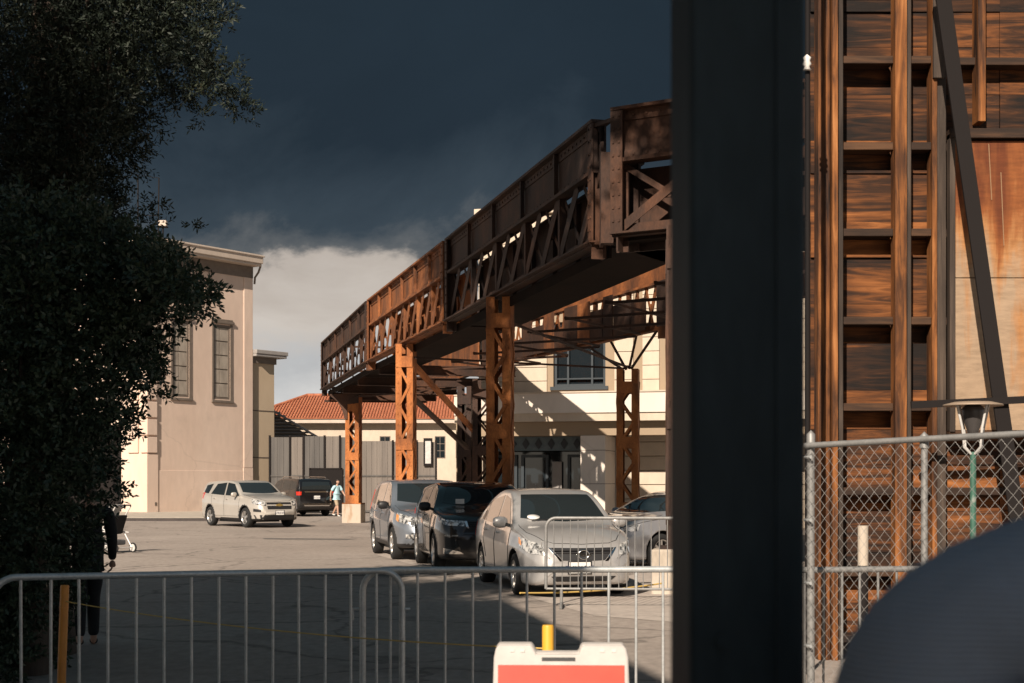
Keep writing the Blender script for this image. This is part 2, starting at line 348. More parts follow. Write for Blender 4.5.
# ------------------------------------------------------------------ cream building on the left
def left_building():
    ax, ay = -17.9, 69.8
    t = thing('cream_building', 'tall cream plaster building with two slim windows, behind the champagne white car', 'building', (ax, ay, 0), math.atan2(.80, .60))
    # own frame: x runs along the raked face away from us, y runs along the sunlit face to the left
    L, D, H = 6.87, 13.0, 12.9
    def tt(px):                                     # where along the face a picture column falls
        k = (px - 512) / FPX; return (ax - k * ay) / (k * .80 - .60)
    b = MB()
    wins = [(tt(172.5), tt(189), 5.9, 9.75), (tt(213.5), tt(230), 5.9, 9.75)]
    for x0, x1 in ((.0, wins[0][0]), (wins[0][1], wins[1][0]), (wins[1][1], L)):
        b.bb((x0, 0, .1), (x1, .4, H))
    for x0, x1, z0, z1 in wins:
        b.bb((x0, 0, .1), (x1, .4, z0)); b.bb((x0, 0, z1), (x1, .4, H)); b.bb((x0, .28, z0), (x1, .4, z1))
    b.bb((0, .4, .1), (.4, 2.0, H)); b.bb((0, 2.0, 4.4), (.4, D, H)); b.bb((0, 7.2, .1), (.4, D, 4.4)); b.bb((L - .4, .4, .1), (L, D, H)); b.bb((.4, D - .4, .1), (L - .4, D, H))
    b.bb((3, 2, .1), (3.2, 7.2, 4.4))
    b.build('wall', M['plaster'], t)
    p = MB()
    p.bb((-.06, -.06, .12), (tt(157.5), 0, 3.0)); p.bb((-.06, 0, .12), (0, 1.5, 3.0)); p.bb((tt(243), -.05, .12), (L + .05, 0, 2.35)); p.bb((tt(157.5), -.025, .12), (tt(243), 0, 2.2))
    p.build('plinth', M['plaster'], t, bevel=.02)
    q = MB(); z = 3.06
    while z < H - .9:                                # rusticated blocks up the corner
        q.bb((-.09, -.11, z), (tt(156), 0, z + .77)); q.bb((-.09, 0, z), (0, .42, z + .77)); q.bb((-.09, .62, z), (0, 1.4, z + .77)); z += .87
    q.build('quoins', M['plaster'], t, bevel=.02)
    q = MB(); q.bb((tt(243.5), -.045, 2.37), (L + .04, 0, H - .2)); q.build('pilaster', M['plaster'], t, bevel=.015)
    for x0, x1, z0, z1 in wins:
        f = MB()
        f.bb((x0 + .002, .01, z0), (x0 + .09, .26, z1)); f.bb((x1 - .11, .01, z0), (x1 - .002, .26, z1)); f.bb((x0 + .09, .01, z1 - .12), (x1 - .11, .26, z1)); f.bb((x0 + .09, .01, z0), (x1 - .11, .26, z0 + .1)); f.bb((x0 + .09, .10, z0 + .1), (x1 - .11, .26, z1 - .12))
        f.bb((x1 + .003, -.03, z0 - .05), (x1 + .17, .0, z1 + .03)); f.bb((x0 - .10, -.03, z0 - .05), (x0 - .003, .0, z1 + .03))
        fo = f.build('window', M['winframe'], t)
        pn = MB(); n = 5
        for k in range(n):
            za, zb = z0 + .1 + (z1 - z0 - .22) * k / n, z0 + .1 + (z1 - z0 - .22) * (k + 1) / n
            pn.bb((x0 + .095, .04, za + .028), (x0 + .11 + (x1 - x0 - .22) * .34, .097, zb - .028)); pn.bb((x0 + .15 + (x1 - x0 - .22) * .34, .04, za + .028), (x1 - .115, .097, zb - .028))
        pn.build('pane', M['boardedpane'], fo)
        s = MB(); s.bb((x0 - .16, -.09, z0 - .19), (x1 + .2, .0, z0 - .05)); s.build('sill', M['winframe'], fo, bevel=.02)
        s = MB(); s.bb((x0 - .18, -.11, z1 + .06), (x1 + .22, .0, z1 + .2)); s.bb((x0 - .12, -.06, z1 + .2), (x1 + .16, 0, z1 + .3)); s.build('lintel', M['winframe'], fo, bevel=.02)
    e = MB(); e.bb((-.8, -.62, H + .10), (L + .14, D, H + .22)); e.bb((-.86, -.68, H + .22), (L + .20, D, H + .62)); e.bb((-.86, -.74, H + .56), (L + .26, -.68, H + .66))
    e.build('eave', M['trim'], t, bevel=.03)
    fr = MB(); fr.bb((-.05, -.05, H - .5), (L + .05, D, H + .098)); fr.build('frieze_board', M['winframe'], t)
    g = MB(); g.tube([(L + .16, -.5, H + .12), (L + .15, -.35, H - .2), (L + .12, -.12, H - .45), (L + .1, -.1, H - .8)], .055, 8); g.build('gutter_pipe', M['winframe'], t)
    r = MB(); r.bb((-.5, -.4, H + .62), (L + .4, D - .2, H + .75)); r.build('roof', M['coping'], t)
    d = MB(); d.bb((.25, 2.0, .1), (.3, 7.2, 4.4)); d.build('dark_recess', M['darksteel'], t)  # dark sheet standing in for the shade inside the open recess
    x = MB(); x.bb((tt(154), -.075, .45), (tt(154) + .12, -.06, .62)); x.build('outlet_box', M['winframe'], t)
left_building()

t = thing('aerial_frame', 'thin rectangular wire frame on the roof edge of the tall cream building', 'aerial', P(150, 236, 71))
b = MB(); s = 71 / FPX
b.tube([(-12 * s, 0, -.3), (-12 * s, 0, 61 * s), (9 * s, 0, 58 * s), (8 * s, 0, -.3)], .035, 6); b.tube([(-12 * s, 0, 21 * s), (8 * s, 0, 20 * s)], .02, 5); b.build('wire_frame', M['darksteel'], t)
t = thing('floodlight', 'boxy pale floodlight on the roof edge of the tall cream building', 'light', P(163, 226, 71))
b = MB(); b.box((0, 0, .12), (.40, .3, .30)); b.build('lamp_box', M['trim'], t, bevel=.04)
b = MB(); b.tube([(0, 0, -.55), (0, 0, -.02)], .04, 6); b.box((0, 0, -.05), (.46, .34, .04)); b.build('bracket', M['darksteel'], t)

# tan building behind it
ex_, ey_ = -17.9 + .6 * 6.87, 69.8 + .8 * 6.87
t = thing('tan_building', 'lower tan plaster building with a slim eave, just right of the tall cream building', 'building', (ex_, ey_, 0), math.atan2(.80, .60))
b = MB(); b.bb((.02, .14, 0), (1.75, 9, 8.25)); b.build('wall', M['tan'], t)
for z in (2.9, 5.4): b = MB(); b.bb((.02, .125, z), (1.75, .139, z + .05)); b.build('joint', M['darkline'], t)
b = MB(); b.bb((.06, -.28, 8.28), (2.30, 9.4, 8.42)); b.bb((.06, -.32, 8.42), (2.36, 9.44, 8.64)); b.build('eave', M['slat'], t, bevel=.03)
b = MB(); b.bb((.03, .06, 7.95), (1.85, 9.1, 8.278)); b.build('frieze_board', M['winframe'], t)

# red roofed building far behind
t = thing('red_roofed_building', 'long low cream building with a red clay tile hip roof, far behind the grey screens', 'building', (-15.5, 97, 0))
b = MB(); b.bb((-2, 0, 0), (17.5, 9, 5.75)); b.build('wall', M['cream'], t)
b = MB(); ez, rz = 5.9, 7.75
vs = [(-2.8, -.8, ez), (18.3, -.8, ez), (18.3, 9.8, ez), (-2.8, 9.8, ez), (.9, 4.5, rz), (14.6, 4.5, rz)]
rows = 13                                            # tile courses as real steps
def lerp(a, c, k): return tuple(x + (y - x) * k for x, y in zip(a, c))
for (a, c, p, q) in ((vs[0], vs[1], vs[4], vs[5]), (vs[1], vs[2], vs[5], vs[5]), (vs[2], vs[3], vs[5], vs[4]), (vs[3], vs[0], vs[4], vs[4])):
    for k in range(rows):
        A, B2 = lerp(a, p, k / rows), lerp(c, q, k / rows); Cc, Dd = lerp(c, q, (k + 1) / rows), lerp(a, p, (k + 1) / rows)
        up = .05
        b.add([A, B2, Cc, Dd, (A[0], A[1], A[2] + up), (B2[0], B2[1], B2[2] + up)], [(4, 5, 2, 3), (0, 1, 5, 4)])
roof = b.build('roof', M['tile'], t)
b = MB()
x = -2.7
while x < 18.2:                                      # round cover tiles running up the front slope
    k = 1.0
    if x < .9: k = (x + 2.8) / 3.7
    elif x > 14.6: k = (18.3 - x) / 3.7
    if k > .03: b.tube([(x, -.8, ez + .06), (x, -.8 + 5.3 * k, ez + .06 + (rz - ez) * k)], .05, 6)
    x += .2
b.tube([(.9, 4.5, rz + .06), (14.6, 4.5, rz + .06)], .13, 8); b.tube([(-2.8, -.8, ez + .08), (.9, 4.5, rz + .08)], .11, 8); b.tube([(18.3, -.8, ez + .08), (14.6, 4.5, rz + .08)], .11, 8)
b.build('roof_tiles', M['tile'], t)
b = MB(); b.bb((-2.7, -.7, 5.62), (18.2, 9.7, 5.88)); b.build('eave', M['trim'], t)
for px in (385, 440, 461):
    q = P(px, 446, 97); x = q.x + 15.5
    f = MB(); z = 4.0
    f.bb((x - .36, -.03, z - .75), (x + .36, .0, z + .75)); fo = f.build('window', M['winframe'], t)
    g = MB()
    for i in (0, 1):
        for k in range(3): g.bb((x - .31 + i * .33, -.05, z - .7 + k * .48), (x - .02 + i * .33, -.031, z - .27 + k * .48))
    g.build('pane', M['dglass'], fo)

# louvred roof shed
t = thing('louvred_shed', 'low shed whose sloping gable is filled with grey horizontal louvres, beside the tan building', 'shed', (-13.9, 82, 0))
b = MB(); b.bb((-1.5, .2, 0), (2.6, 6, 4.0)); b.build('wall', M['paneld'], t)
b = MB()
zl = 5.75
for k in range(9):
    z0 = 4.1 + k * .19; x1 = min(2.6, .15 + (zl - z0) / .70 * 1.0 + .2)
    b.beam((-1.5, .1, z0), (x1, .1, z0), .16, .05, (0, -.5, 1))
b.build('louvre_slats', M['slat'], t)
b = MB(); b.beam((-1.7, .3, 6.15), (-.1, .3, 5.85), .7, .1); b.beam((-.1, .3, 5.85), (2.85, .3, 4.1), .7, .1); b.bb((-1.5, .25, 4.0), (2.4, .3, 4.05)); b.add([(-1.5, .35, 4), (2.6, .35, 4), (-.1, .35, 5.75), (-1.5, .35, 6.05)], [(0, 1, 2, 3)]); b.build('roof', M['slat'], t)

# grey screen of panels across the back of the yard
t = thing('screen_wall', 'tall grey screen of metal panels closing off the back of the car park', 'screen', (0, 74, 0))
xs = [-12.6, -11.55, -10.85, -9.75, -8.95, -7.9, -6.2, -4.95, -3.95]
zs = [3.95, 3.95, 4.0, 4.0, 3.95, 3.75, 3.72, 3.7]
for i in range(8):
    b = MB(); x0, x1 = xs[i] + .03, xs[i + 1] - .03
    b.bb((x0, 0, .15), (x1, .03, zs[i]))
    n = max(2, int((x1 - x0) / .25))
    for k in range(n + 1): x = x0 + (x1 - x0) * k / n; b.bb((x - .02, -.022, .15), (x + .02, -.001, zs[i] - .01))
    b.build('panel', M['paneld'] if i in (0, 2, 4) else M['panel'], t)
for i, x in enumerate(xs):
    b = MB(); b.bb((x - .05, -.07, 0), (x + .05, .07, 4.05 if i < 6 else 3.8)); b.build('screen_post', M['darksteel'], t)
b = MB(); b.bb((-12.6, -.05, 1.9), (-3.95, -.025, 1.98)); b.bb((-12.6, -.05, .05), (-3.95, .05, .15)); b.build('rail', M['paneld'], t)
b = MB()
for x in (-10.5, -8.85): b.bb((x - .05, -.12, .1), (x + .05, -.08, 2.35))
b.bb((-10.5, -.12, 2.27), (-8.85, -.08, 2.35)); b.bb((-10.45, -.10, .15), (-8.9, -.085, 2.27)); b.build('gate', M['darksteel'], t)
t = thing('notice_board', 'small upright notice board with black frame and white sheet, fixed on the grey screen', 'notice board', (P(428, 452, 73.9)))
b = MB()
for a, c in (((-.23, -.05, -.72), (-.15, 0, .72)), ((.15, -.05, -.72), (.23, 0, .72)), ((-.15, -.05, .58), (.15, 0, .72)), ((-.15, -.05, -.72), (.15, 0, -.6))): b.bb(a, c)
b.build('frame', M['darksteel'], t)
b = MB(); b.bb((-.15, -.03, -.6), (.15, .0, .58)); b.build('sheet', M['pale'], t)

# ------------------------------------------------------------------ cream building on the right
def right_building():
    t = thing('cream_stone_building', 'two storey cream stone building with a curved balcony band, behind the rusty elevated railway', 'building', (0, 50, 0), -math.atan2(.243, .97))
    H = 11.0
    X0, X1 = -1.2, 12.0
    win = (1.475, 3.32, 4.95, 7.2)
    b = MB()
    b.bb((X0, .06, 3.3), (win[0], .5, H)); b.bb((win[1], .06, 3.3), (X1, .5, H)); b.bb((win[0], .06, 3.3), (win[1], .5, win[2])); b.bb((win[0], .06, win[3]), (win[1], .5, H)); b.bb((win[0], .42, win[2]), (win[1], .5, win[3]))
    b.bb((X0, .5, 0), (X0 + .3, 12, H)); b.bb((X0, 11.7, 0), (X1, 12, H)); b.bb((X1 - .3, .5, 0), (X1, 12, H)); b.bb((X0, .06, H), (X1, 12, H + .2))
    b.build('wall', M['jamb'], t)
    b = MB(); z = 4.66; hh = .478
    while z < H - .1:                                # stone courses stand proud, the joints between them are real grooves
        for a, c in ((X0 - .02, win[0] - .22), (win[1] + .32, 4.3), (4.62, 5.2), (5.5, X1)) if win[2] - .3 < z < win[3] else ((X0 - .02, 4.3), (4.62, 5.2), (5.5, X1)):
            b.bb((a, 0, z + .012), (c, .058, z + hh))
        z += hh + .006
    b.build('stone_courses', M['cream'], t, bevel=.012)
    f = MB(); x0, x1, z0, z1 = win
    for a, c in ((x0, x0 + .10), (x1 - .1, x1), (x0 + .46, x0 + .53), (x1 - .53, x1 - .46)): f.bb((a, .2, z0), (c, .34, z1))
    for a, c in ((z0, z0 + .09), (z1 - .1, z1), (z0 + .25, z0 + .30)): f.bb((x0 + .1, .21, a), (x1 - .1, .33, c))
    fo = f.build('window', M['doorframe'], t)
    g = MB(); g.bb((x0, .36, z0), (x1, .41, z1)); g.build('pane', M['dglass'], fo)
    s = MB(); s.bb((x0 - .1, -.02, z0 - .13), (x1 + .1, .2, z0 - .005)); s.build('sill', M['doorframe'], fo)
    # curved balcony band
    b = MB(); n = 28
    pts = []
    for i in range(n + 1):
        k = i / n; x = X0 - .9 + (X1 - X0 + .9) * k
        y = -.95 + .5 * max(0, (1.6 - x) / 2.8) ** 2
        pts.append((x, y))
    poly = pts + [(X1, .04), (X0 - .9, .04)]
    Mz = Matrix.Translation((0, 0, 3.98)); b.prism(poly, Mz, .68)
    poly2 = [(x, y - .05) for x, y in pts] + [(X1, .04), (X0 - .9, .04)]
    b.build('balcony', M['white'], t)
    b = MB(); b.prism([(x, y + .06) for x, y in pts] + [(X1, .04), (X0 - .9, .04)], Matrix.Translation((0, 0, 3.70)), .277)
    b.prism([(x, y - .04) for x, y in pts] + [(X1, .04), (X0 - .9, .04)], Matrix.Translation((0, 0, 4.662)), .05)
    b.build('moulding', M['cream'], t)
    b = MB(); b.bb((X0 - .7, -.5, 3.22), (X1, .9, 3.695)); b.build('lintel_beam', M['jamb'], t)
    b = MB()
    b.bb((2.56, -.55, 0), (3.42, 3.2, 3.215))
    b.build('pillar', M['white'], t, bevel=.01)
    b = MB(); b.bb((-1.9, -.5, 0), (-1.16, .3, 3.215)); b.build('pillar', M['jamb'], t, bevel=.01)
    b = MB(); z = .0
    while z < 3.1:
        b.bb((3.43, 1.5, z + .02), (X1, 1.56, z + .50)); z += .506
    b.build('stone_courses', M['cream'], t, bevel=.012)
    b = MB(); b.bb((3.43, 1.562, 0), (X1, 1.9, 3.215)); b.build('wall', M['jamb'], t)
    b = MB()
    for z in (1.55, 2.7): b.bb((2.55, -.553, z), (3.43, 1.4, z + .018))
    b.build('joint', M['darkline'], t)
    # entrance
    b = MB(); b.bb((-1.15, .30, 2.72), (2.55, .42, 3.215)); fz = b.build('frieze', M['frieze'], t)
    b = MB()
    for k in range(8):
        x = -.95 + k * .46; z = 2.965
        b.prism([(x - .13, z), (x, z - .2), (x + .13, z), (x, z + .2)], Matrix(((1, 0, 0, 0), (0, 0, 1, .27), (0, 1, 0, 0), (0, 0, 0, 1))), .029)
    b.build('diamonds', M['diamond'], fz)
    b = MB(); b.bb((-1.15, 1.26, .0), (2.55, 1.30, 2.71)); b.build('pane', M['dglass'], t)
    for a, c in ((-1.1, -.1), (.05, 1.05), (1.75, 2.5)):
        b = MB(); b.bb((a, 1.15, 0), (a + .1, 1.255, 2.6)); b.bb((c - .1, 1.15, 0), (c, 1.255, 2.6)); b.bb((a + .1, 1.15, 2.5), (c - .1, 1.255, 2.6)); b.bb((a + .1, 1.15, 0), (c - .1, 1.255, .15)); b.bb((a + .1, 1.17, 1.0), (c - .1, 1.254, 1.06))
        d = b.build('door', M['doorframe'], t)
        h_ = MB(); h_.tube([(c - .17, 1.1, .9), (c - .17, 1.1, 1.35)], .015, 6); h_.build('handle', M['chrome'], d)
    b = MB(); b.bb((1.2, 1.1, .9), (1.55, 1.16, 2.35)); b.build('menu_panel', M['slat'], t, bevel=.01)
    b = MB(); b.bb((X0 - .15, -.15, H + .003), (X1, .3, H + .25)); b.build('coping', M['cream'], t, bevel=.02)
    for px in (520, 540):
        pass
right_building()

# unseen blocks added beside and behind the camera to shade the foreground
t = thing('left_blocker', 'plain plaster block added out of view left of the camera to shade the foreground', 'building')
b = MB(); Mz = Matrix.Identity(4)
b.prism([(-5.8, 3.9), (-18, 3.9), (-18, -4.5), (-4.3, -4.5)], Mz, 10.0); b.build('wall', M['tan'], t)
b = MB(); b.prism([(-5.7, 4.0), (-18.1, 4.0), (-18.1, -4.6), (-4.2, -4.6)], Matrix.Translation((0, 0, 10.002)), .25); b.build('coping', M['coping'], t)
b = MB(); b.bb((-18, -4.4, 10.26), (-9.6, 3.8, 14.2)); b.build('upper_blocker', M['tan'], t)  # unseen upper part, added to carry the shade higher
t = thing('back_blocker', 'plain plaster block added out of view behind the camera to shade the nearest ground', 'building')
b = MB(); b.bb((-10, -14, 0), (-2.6, -9.6, 10.4)); b.build('wall', M['tan'], t)
b = MB(); b.bb((-10.1, -14.1, 10.402), (-2.5, -9.5, 10.6)); b.build('coping', M['coping'], t)
t = thing('steel_post', 'broad dark steel post close to the camera, filling the view from top to bottom', 'post', (0, 0, 0))
b = MB()
x0, x1 = (690 - 512) / FPX * 1.62, (806 - 512) / FPX * 1.62
b.bb((x0, 1.62, 0), (x1, 1.82, 4.1)); b.build('post_shaft', M['post'], t, bevel=.006)
b = MB(); b.tube([((x0 + x1) / 2 - .03, 1.619, 1.44), ((x0 + x1) / 2 - .03, 1.612, 1.44)], .008, 10); b.build('bolt', M['post'], t)
b = MB(); b.bb(((x1 - .034), 1.6165, 0), ((x1 - .028), 1.6199, 4.1)); b.build('seam', M['post'], t)
b = MB(); b.bb((x0 - .06, 1.56, 4.102), (x1 + .06, 1.88, 4.16)); b.build('cap_plate', M['post'], t)
# ------------------------------------------------------------------ the rusty elevated railway
ZB, ZP, ZT = 5.40, 6.50, 7.34                        # bottom chord, underside of the plate girder, top
rail = thing('elevated_railway', 'rusty riveted steel elevated railway on lattice columns, bending across the car park', 'elevated railway')

def seg_frame(A, B):
    A, B = Vector((*A, 0)), Vector((*B, 0)); u = (B - A).normalized(); n = Vector((-u.y, u.x, 0))
    return A, B, u, n, (B - A).length

def girder(A, B, m, panels, out, lat=3, seed=0, barw=.22):
    """one span: riveted plate girder above, crossed lattice below. out = +1 / -1 tells which side faces outward"""
    A, B, u, n, L = seg_frame(A, B); n = n * out
    Mx = Matrix((u, n, Vector((0, 0, 1)))).transposed().to_4x4(); Mx.translation = A
    r = random.Random(seed)
    b = MB()
    b.bb((.04, -.02, ZP + .06), (L - .04, .02, ZT - .05), Mx)
    b.bb((0, -.16, ZT - .05), (L, .16, ZT), Mx); b.bb((0, -.12, ZP), (L, .14, ZP + .06), Mx)
    b.bb((0, .021, ZT - .2), (L, .045, ZT - .051), Mx); b.bb((0, .021, ZP + .061), (L, .045, ZP + .18), Mx)
    for k in range(panels + 1):
        x = min(max(L * k / panels, .06), L - .06); b.bb((x - .035, .046, ZP + .061), (x + .035, .12, ZT - .051), Mx)
    k = 0.12
    while k < L:                                     # rivet heads along the flanges
        for z in (ZT - .125, ZP + .12): b.box((k, .05, z), (.035, .02, .035), Mx)
        k += .22
    b.build('plate_girder', m, rail)
    b = MB()
    for k in range(panels):
        x0, x1 = L * k / panels, L * (k + 1) / panels
        w_ = (x1 - x0) / lat
        b.bb((x0 + .03, -.06, ZB + .1), (x0 + .13, .05, ZP - .002), Mx)
        for j in range(lat):
            a, c = x0 + w_ * j + .1, x0 + w_ * (j + 1)
            for (p, q, y) in ((a, c, .035), (c, a, -.045)):
                b.beam(Mx @ Vector((p, y, ZB + .09)), Mx @ Vector((q, y, ZP)), (barw if p < q else .09), .014, n)
            b.box(((a + c) / 2, -.005, (ZB + ZP) / 2 + .04), (.16, .05, .16), Mx)
    b.build('lattice', m, rail)
    b = MB(); b.bb((0, -.02, ZB), (L, .20, ZB + .03), Mx); b.bb((0, -.02, ZB + .03), (L, .0, ZB + .17), Mx); b.bb((0, -.10, ZB - .03), (L, .10, ZB - .002), Mx)
    b.build('bottom_chord', m, rail)
    for x in (.0, L - .2):
        b = MB(); b.bb((x, -.09, ZB - .25), (x + .2, -.06, ZT - .06), Mx); b.bb((x, .125, ZB + .031), (x + .2, .155, ZT - .06), Mx); b.bb((x + .085, -.06, ZB - .25), (x + .115, .124, ZT - .06), Mx)
        k = ZB
        while k < ZT - .1:
            for xx in (x + .05, x + .15): b.box((xx, .16, k), (.035, .02, .035), Mx)
            k += .2
        b.build('end_post', m, rail)
    return Mx, L

N = [(-7.72, 58.5), (-4.44, 44.8), (-1.46, 33.6), (1.44, 22.3)]
def gap(i, a=.0, bb_=.0):
    A, B = Vector(N[i]), Vector(N[i + 1]); u = (B - A).normalized(); return A + u * a, B - u * bb_
spans = []
for i, (m, pn) in enumerate((('rust_shaded', 6), ('rustm', 6), ('rust_shaded', 5))):
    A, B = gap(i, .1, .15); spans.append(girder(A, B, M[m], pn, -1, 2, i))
spans.append(girder((1.58, 21.86), (4.4, 20.2), M['rust_shaded'], 2, -1, 1, 9, .14))
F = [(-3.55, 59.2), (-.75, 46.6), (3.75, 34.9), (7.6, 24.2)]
for i, m in enumerate(('rust_shaded', 'rustm', 'rustm')):
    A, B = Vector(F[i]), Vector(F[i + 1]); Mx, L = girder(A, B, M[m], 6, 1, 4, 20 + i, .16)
    k = 0
    x = .15
    while x < L - .5:                                # inner plates with gaps of daylight between them
        w_ = rnd.uniform(.55, 1.1); b = MB(); b.bb((x, -.30, ZB - (.0 if i else .12)), (min(x + w_, L - .1), -.27, 6.5 if not i else rnd.choice((5.95, 6.2, 6.5))), Mx); b.build('inner_plate', M['rustm' if not i else 'rust_shaded' if rnd.random() < .8 else 'rustm'], rail); x += w_ + (rnd.uniform(.03, .10) if i else .004)

# inner trough: plate walls, floor plates and cross girders carrying the vanished track
for i in range(3):
    Mx, L = spans[i]
    if i:
        b = MB(); b.bb((.2, -.74, 5.37), (L - .2, -.70, 6.72), Mx)
        for k in range(8): x = .3 + (L - .6) * k / 7; b.bb((x - .04, -.699, 5.37), (x + .04, -.62, 6.68), Mx)
        b.bb((.2, -.80, 6.721), (L - .2, -.62, 6.76), Mx)
        b.build('trough_wall', M['rust' if i == 1 else 'rust_shaded'], rail)
    b = MB(); b.bb((.0, -.18, 5.16), (L, -.14, 5.35), Mx); b.bb((.0, -1.6, 5.32), (L, -.19, 5.365), Mx)
    b.build('floor_plate', M['rustu'], rail)
    for k in ((0, 1, 2) if i == 0 else (0,) if i == 1 else ()):
        x = .25 + (L - .5) * k / 3; b = MB()
        p, q = Mx @ Vector((x, -.2, 5.14)), Mx @ Vector((x, -4.6, 5.14))
        b.beam(p, q, .03, .26); b.beam(p + Vector((0, 0, .14)), q + Vector((0, 0, .14)), .2, .03); b.beam(p - Vector((0, 0, .14)), q - Vector((0, 0, .14)), .2, .03)
        b.build('cross_girder', M['rust_shaded'], rail)
    for k in range(4):
        b = MB()
        p, q = Mx @ Vector((L * k / 4, -1.95, 5.2)), Mx @ Vector((L * (k + 1) / 4, -4.7, 5.2)); b.beam(p, q, .05, .06)
        p, q = Mx @ Vector((L * (k + 1) / 4, -1.95, 5.23)), Mx @ Vector((L * k / 4, -4.7, 5.23)); b.beam(p, q, .05, .05)
        b.build('wind_bracing', M['rust_shaded'], rail)
Mx, L = spans[3]
b = MB(); b.bb((.0, -.44, 5.2), (L, -.40, 6.48), Mx)
for k in range(5): x = .2 + (L - .4) * k / 4; b.bb((x - .04, -.399, 5.2), (x + .04, -.33, 6.47), Mx)
b.build('trough_wall', M['rust_shaded'], rail)
b = MB(); b.bb((-.2, -2.4, 5.32), (L, -.06, 5.365), Mx); b.build('floor_plate', M['rustu'], rail)
b = MB(); b.beam((1.40, 22.2, 5.3), (1.40, 22.2, 6.9), .05, .3); b.beam((1.47, 22.0, ZB - .1), (1.47, 22.0, 6.7), .2, .22); b.beam((1.30, 22.5, 7.25), (1.62, 21.8, 7.2), .06, .06); b.build('joint_post', M['rust_shaded'], rail)
# end portal at the far end
b = MB()
A, B = Vector((*N[0], 0)), Vector((*F[0], 0))
for k in range(9):
    p = A.lerp(B, (k + .5) / 9); b.beam((p.x, p.y, 4.95), (p.x, p.y, 7.2), .05, .05)
for z in (4.95, 5.5, 6.2, 7.2): b.beam((A.x, A.y, z), (B.x, B.y, z), .06, .08)
b.build('end_portal', M['rust_shaded'], rail)

def column(x, y, ang, m, top=5.25, w_=.56, d=.46, base=.75, bw=.95, fan=False, stained=True):
    R = Matrix.Translation((x, y, 0)) @ Matrix.Rotation(ang, 4, 'Z')
    b = MB()
    # two built up channels facing each other
    for s in (-1, 1):
        xa = s * w_ / 2; xb = s * (w_ / 2 - .17)
        b.bb((min(xa, xb), -d / 2, base), (max(xa, xb), -d / 2 + .025, top), R)
        b.bb((min(xa, xb), d / 2 - .025, base), (max(xa, xb), d / 2, top), R)
        xc = s * (w_ / 2 - .012); b.bb((xc - .012, -d / 2 + .026, base), (xc + .012, d / 2 - .026, top), R)
        z = base + .2
        while z < top - .1:
            for yy in (-d / 2 - .008,): b.box((xa - s * .06, yy, z), (.035, .02, .035), R)
            z += .28
    c = b.build('column', m, rail)
    b = MB(); z = base + .35; k = 0
    while z + .5 < top - .2:
        for yy in (-d / 2 - .012, d / 2 + .012):
            s = 1 if k % 2 else -1
            b.beam(R @ Vector((-s * (w_ / 2 - .1), yy, z)), R @ Vector((s * (w_ / 2 - .1), yy, z + .52)), .07, .012, R.to_3x3() @ Vector((0, -1, 0)))
        for xx in (-w_ / 2 - .012, w_ / 2 + .012):
            b.beam(R @ Vector((xx, -s * (d / 2 - .06), z)), R @ Vector((xx, s * (d / 2 - .06), z + .52)), .06, .012, R.to_3x3() @ Vector((1, 0, 0)))
        z += .52; k += 1
    b.build('lacing', m, c)
    for z in (base + .05, base + 1.75, top - .62):
        for yy in (-d / 2 - .02, d / 2 + .02): b = MB(); b.box((0, yy, z + .14), (w_ - .02, .016, .30), R); b.build('batten_plate', m, c)
    b = MB(); b.bb((-w_ / 2 - .1, -d / 2 - .1, base), (w_ / 2 + .1, d / 2 + .1, base + .04), R); b.build('base_plate', m, c)
    b = MB(); b.bb((-bw / 2, -bw / 2 + .05, -.1), (bw / 2, bw / 2 - .05, base - .002), R); b.build('footing', M['stained' if stained else 'concrete'], c, bevel=.03)
    if fan:
        b = MB()
        Mr = R @ Matrix(((1, 0, 0, 0), (0, 0, 1, 0), (0, 1, 0, 0), (0, 0, 0, 1)))
        o_ = [(-w_ / 2, top - .95), (-w_ / 2 - .12, top - .55), (-w_ / 2 - .32, top - .22), (-w_ / 2 - .62, top), (w_ / 2, top), (w_ / 2, top - .3), (-w_ / 2 + .1, top - .35), (-w_ / 2 + .1, top - .95)]
        b.prism(o_, Mr @ Matrix.Translation((0, 0, -d / 2 - .05)), .025); b.prism(o_, Mr @ Matrix.Translation((0, 0, d / 2 + .03)), .025)
        b.bb((-w_ / 2 - .62, -d / 2 - .06, top + .001), (w_ / 2 + .1, d / 2 + .06, top + .06), R)
        b.build('bracket', M['rust_shaded'], c)
    return c

ang = -.18
column(-6.30, 56.6, ang, M['rust'], 5.05, .56, .46, fan=True, bw=.78)
column(-2.88, 38.7, ang, M['rust'], 5.36, .48, .42)
column(-.24, 28.9, ang, M['rust'], 5.36, .50, .42)
column(2.36, 20.75, ang, M['rust_shaded'], 5.35, .2, .22, .65, .62, False, False)
column(-1.62, 49.6, ang, M['rust_shaded'], 4.95, .5, .46)
column(-.92, 46.2, ang, M['rust_shaded'], 4.95, .62, .6)
column(3.02, 37.0, ang, M['rust'], 4.55, .56, .46, fan=False)
column(7.3, 25.5, ang, M['rust'], 5.0, .56, .46)
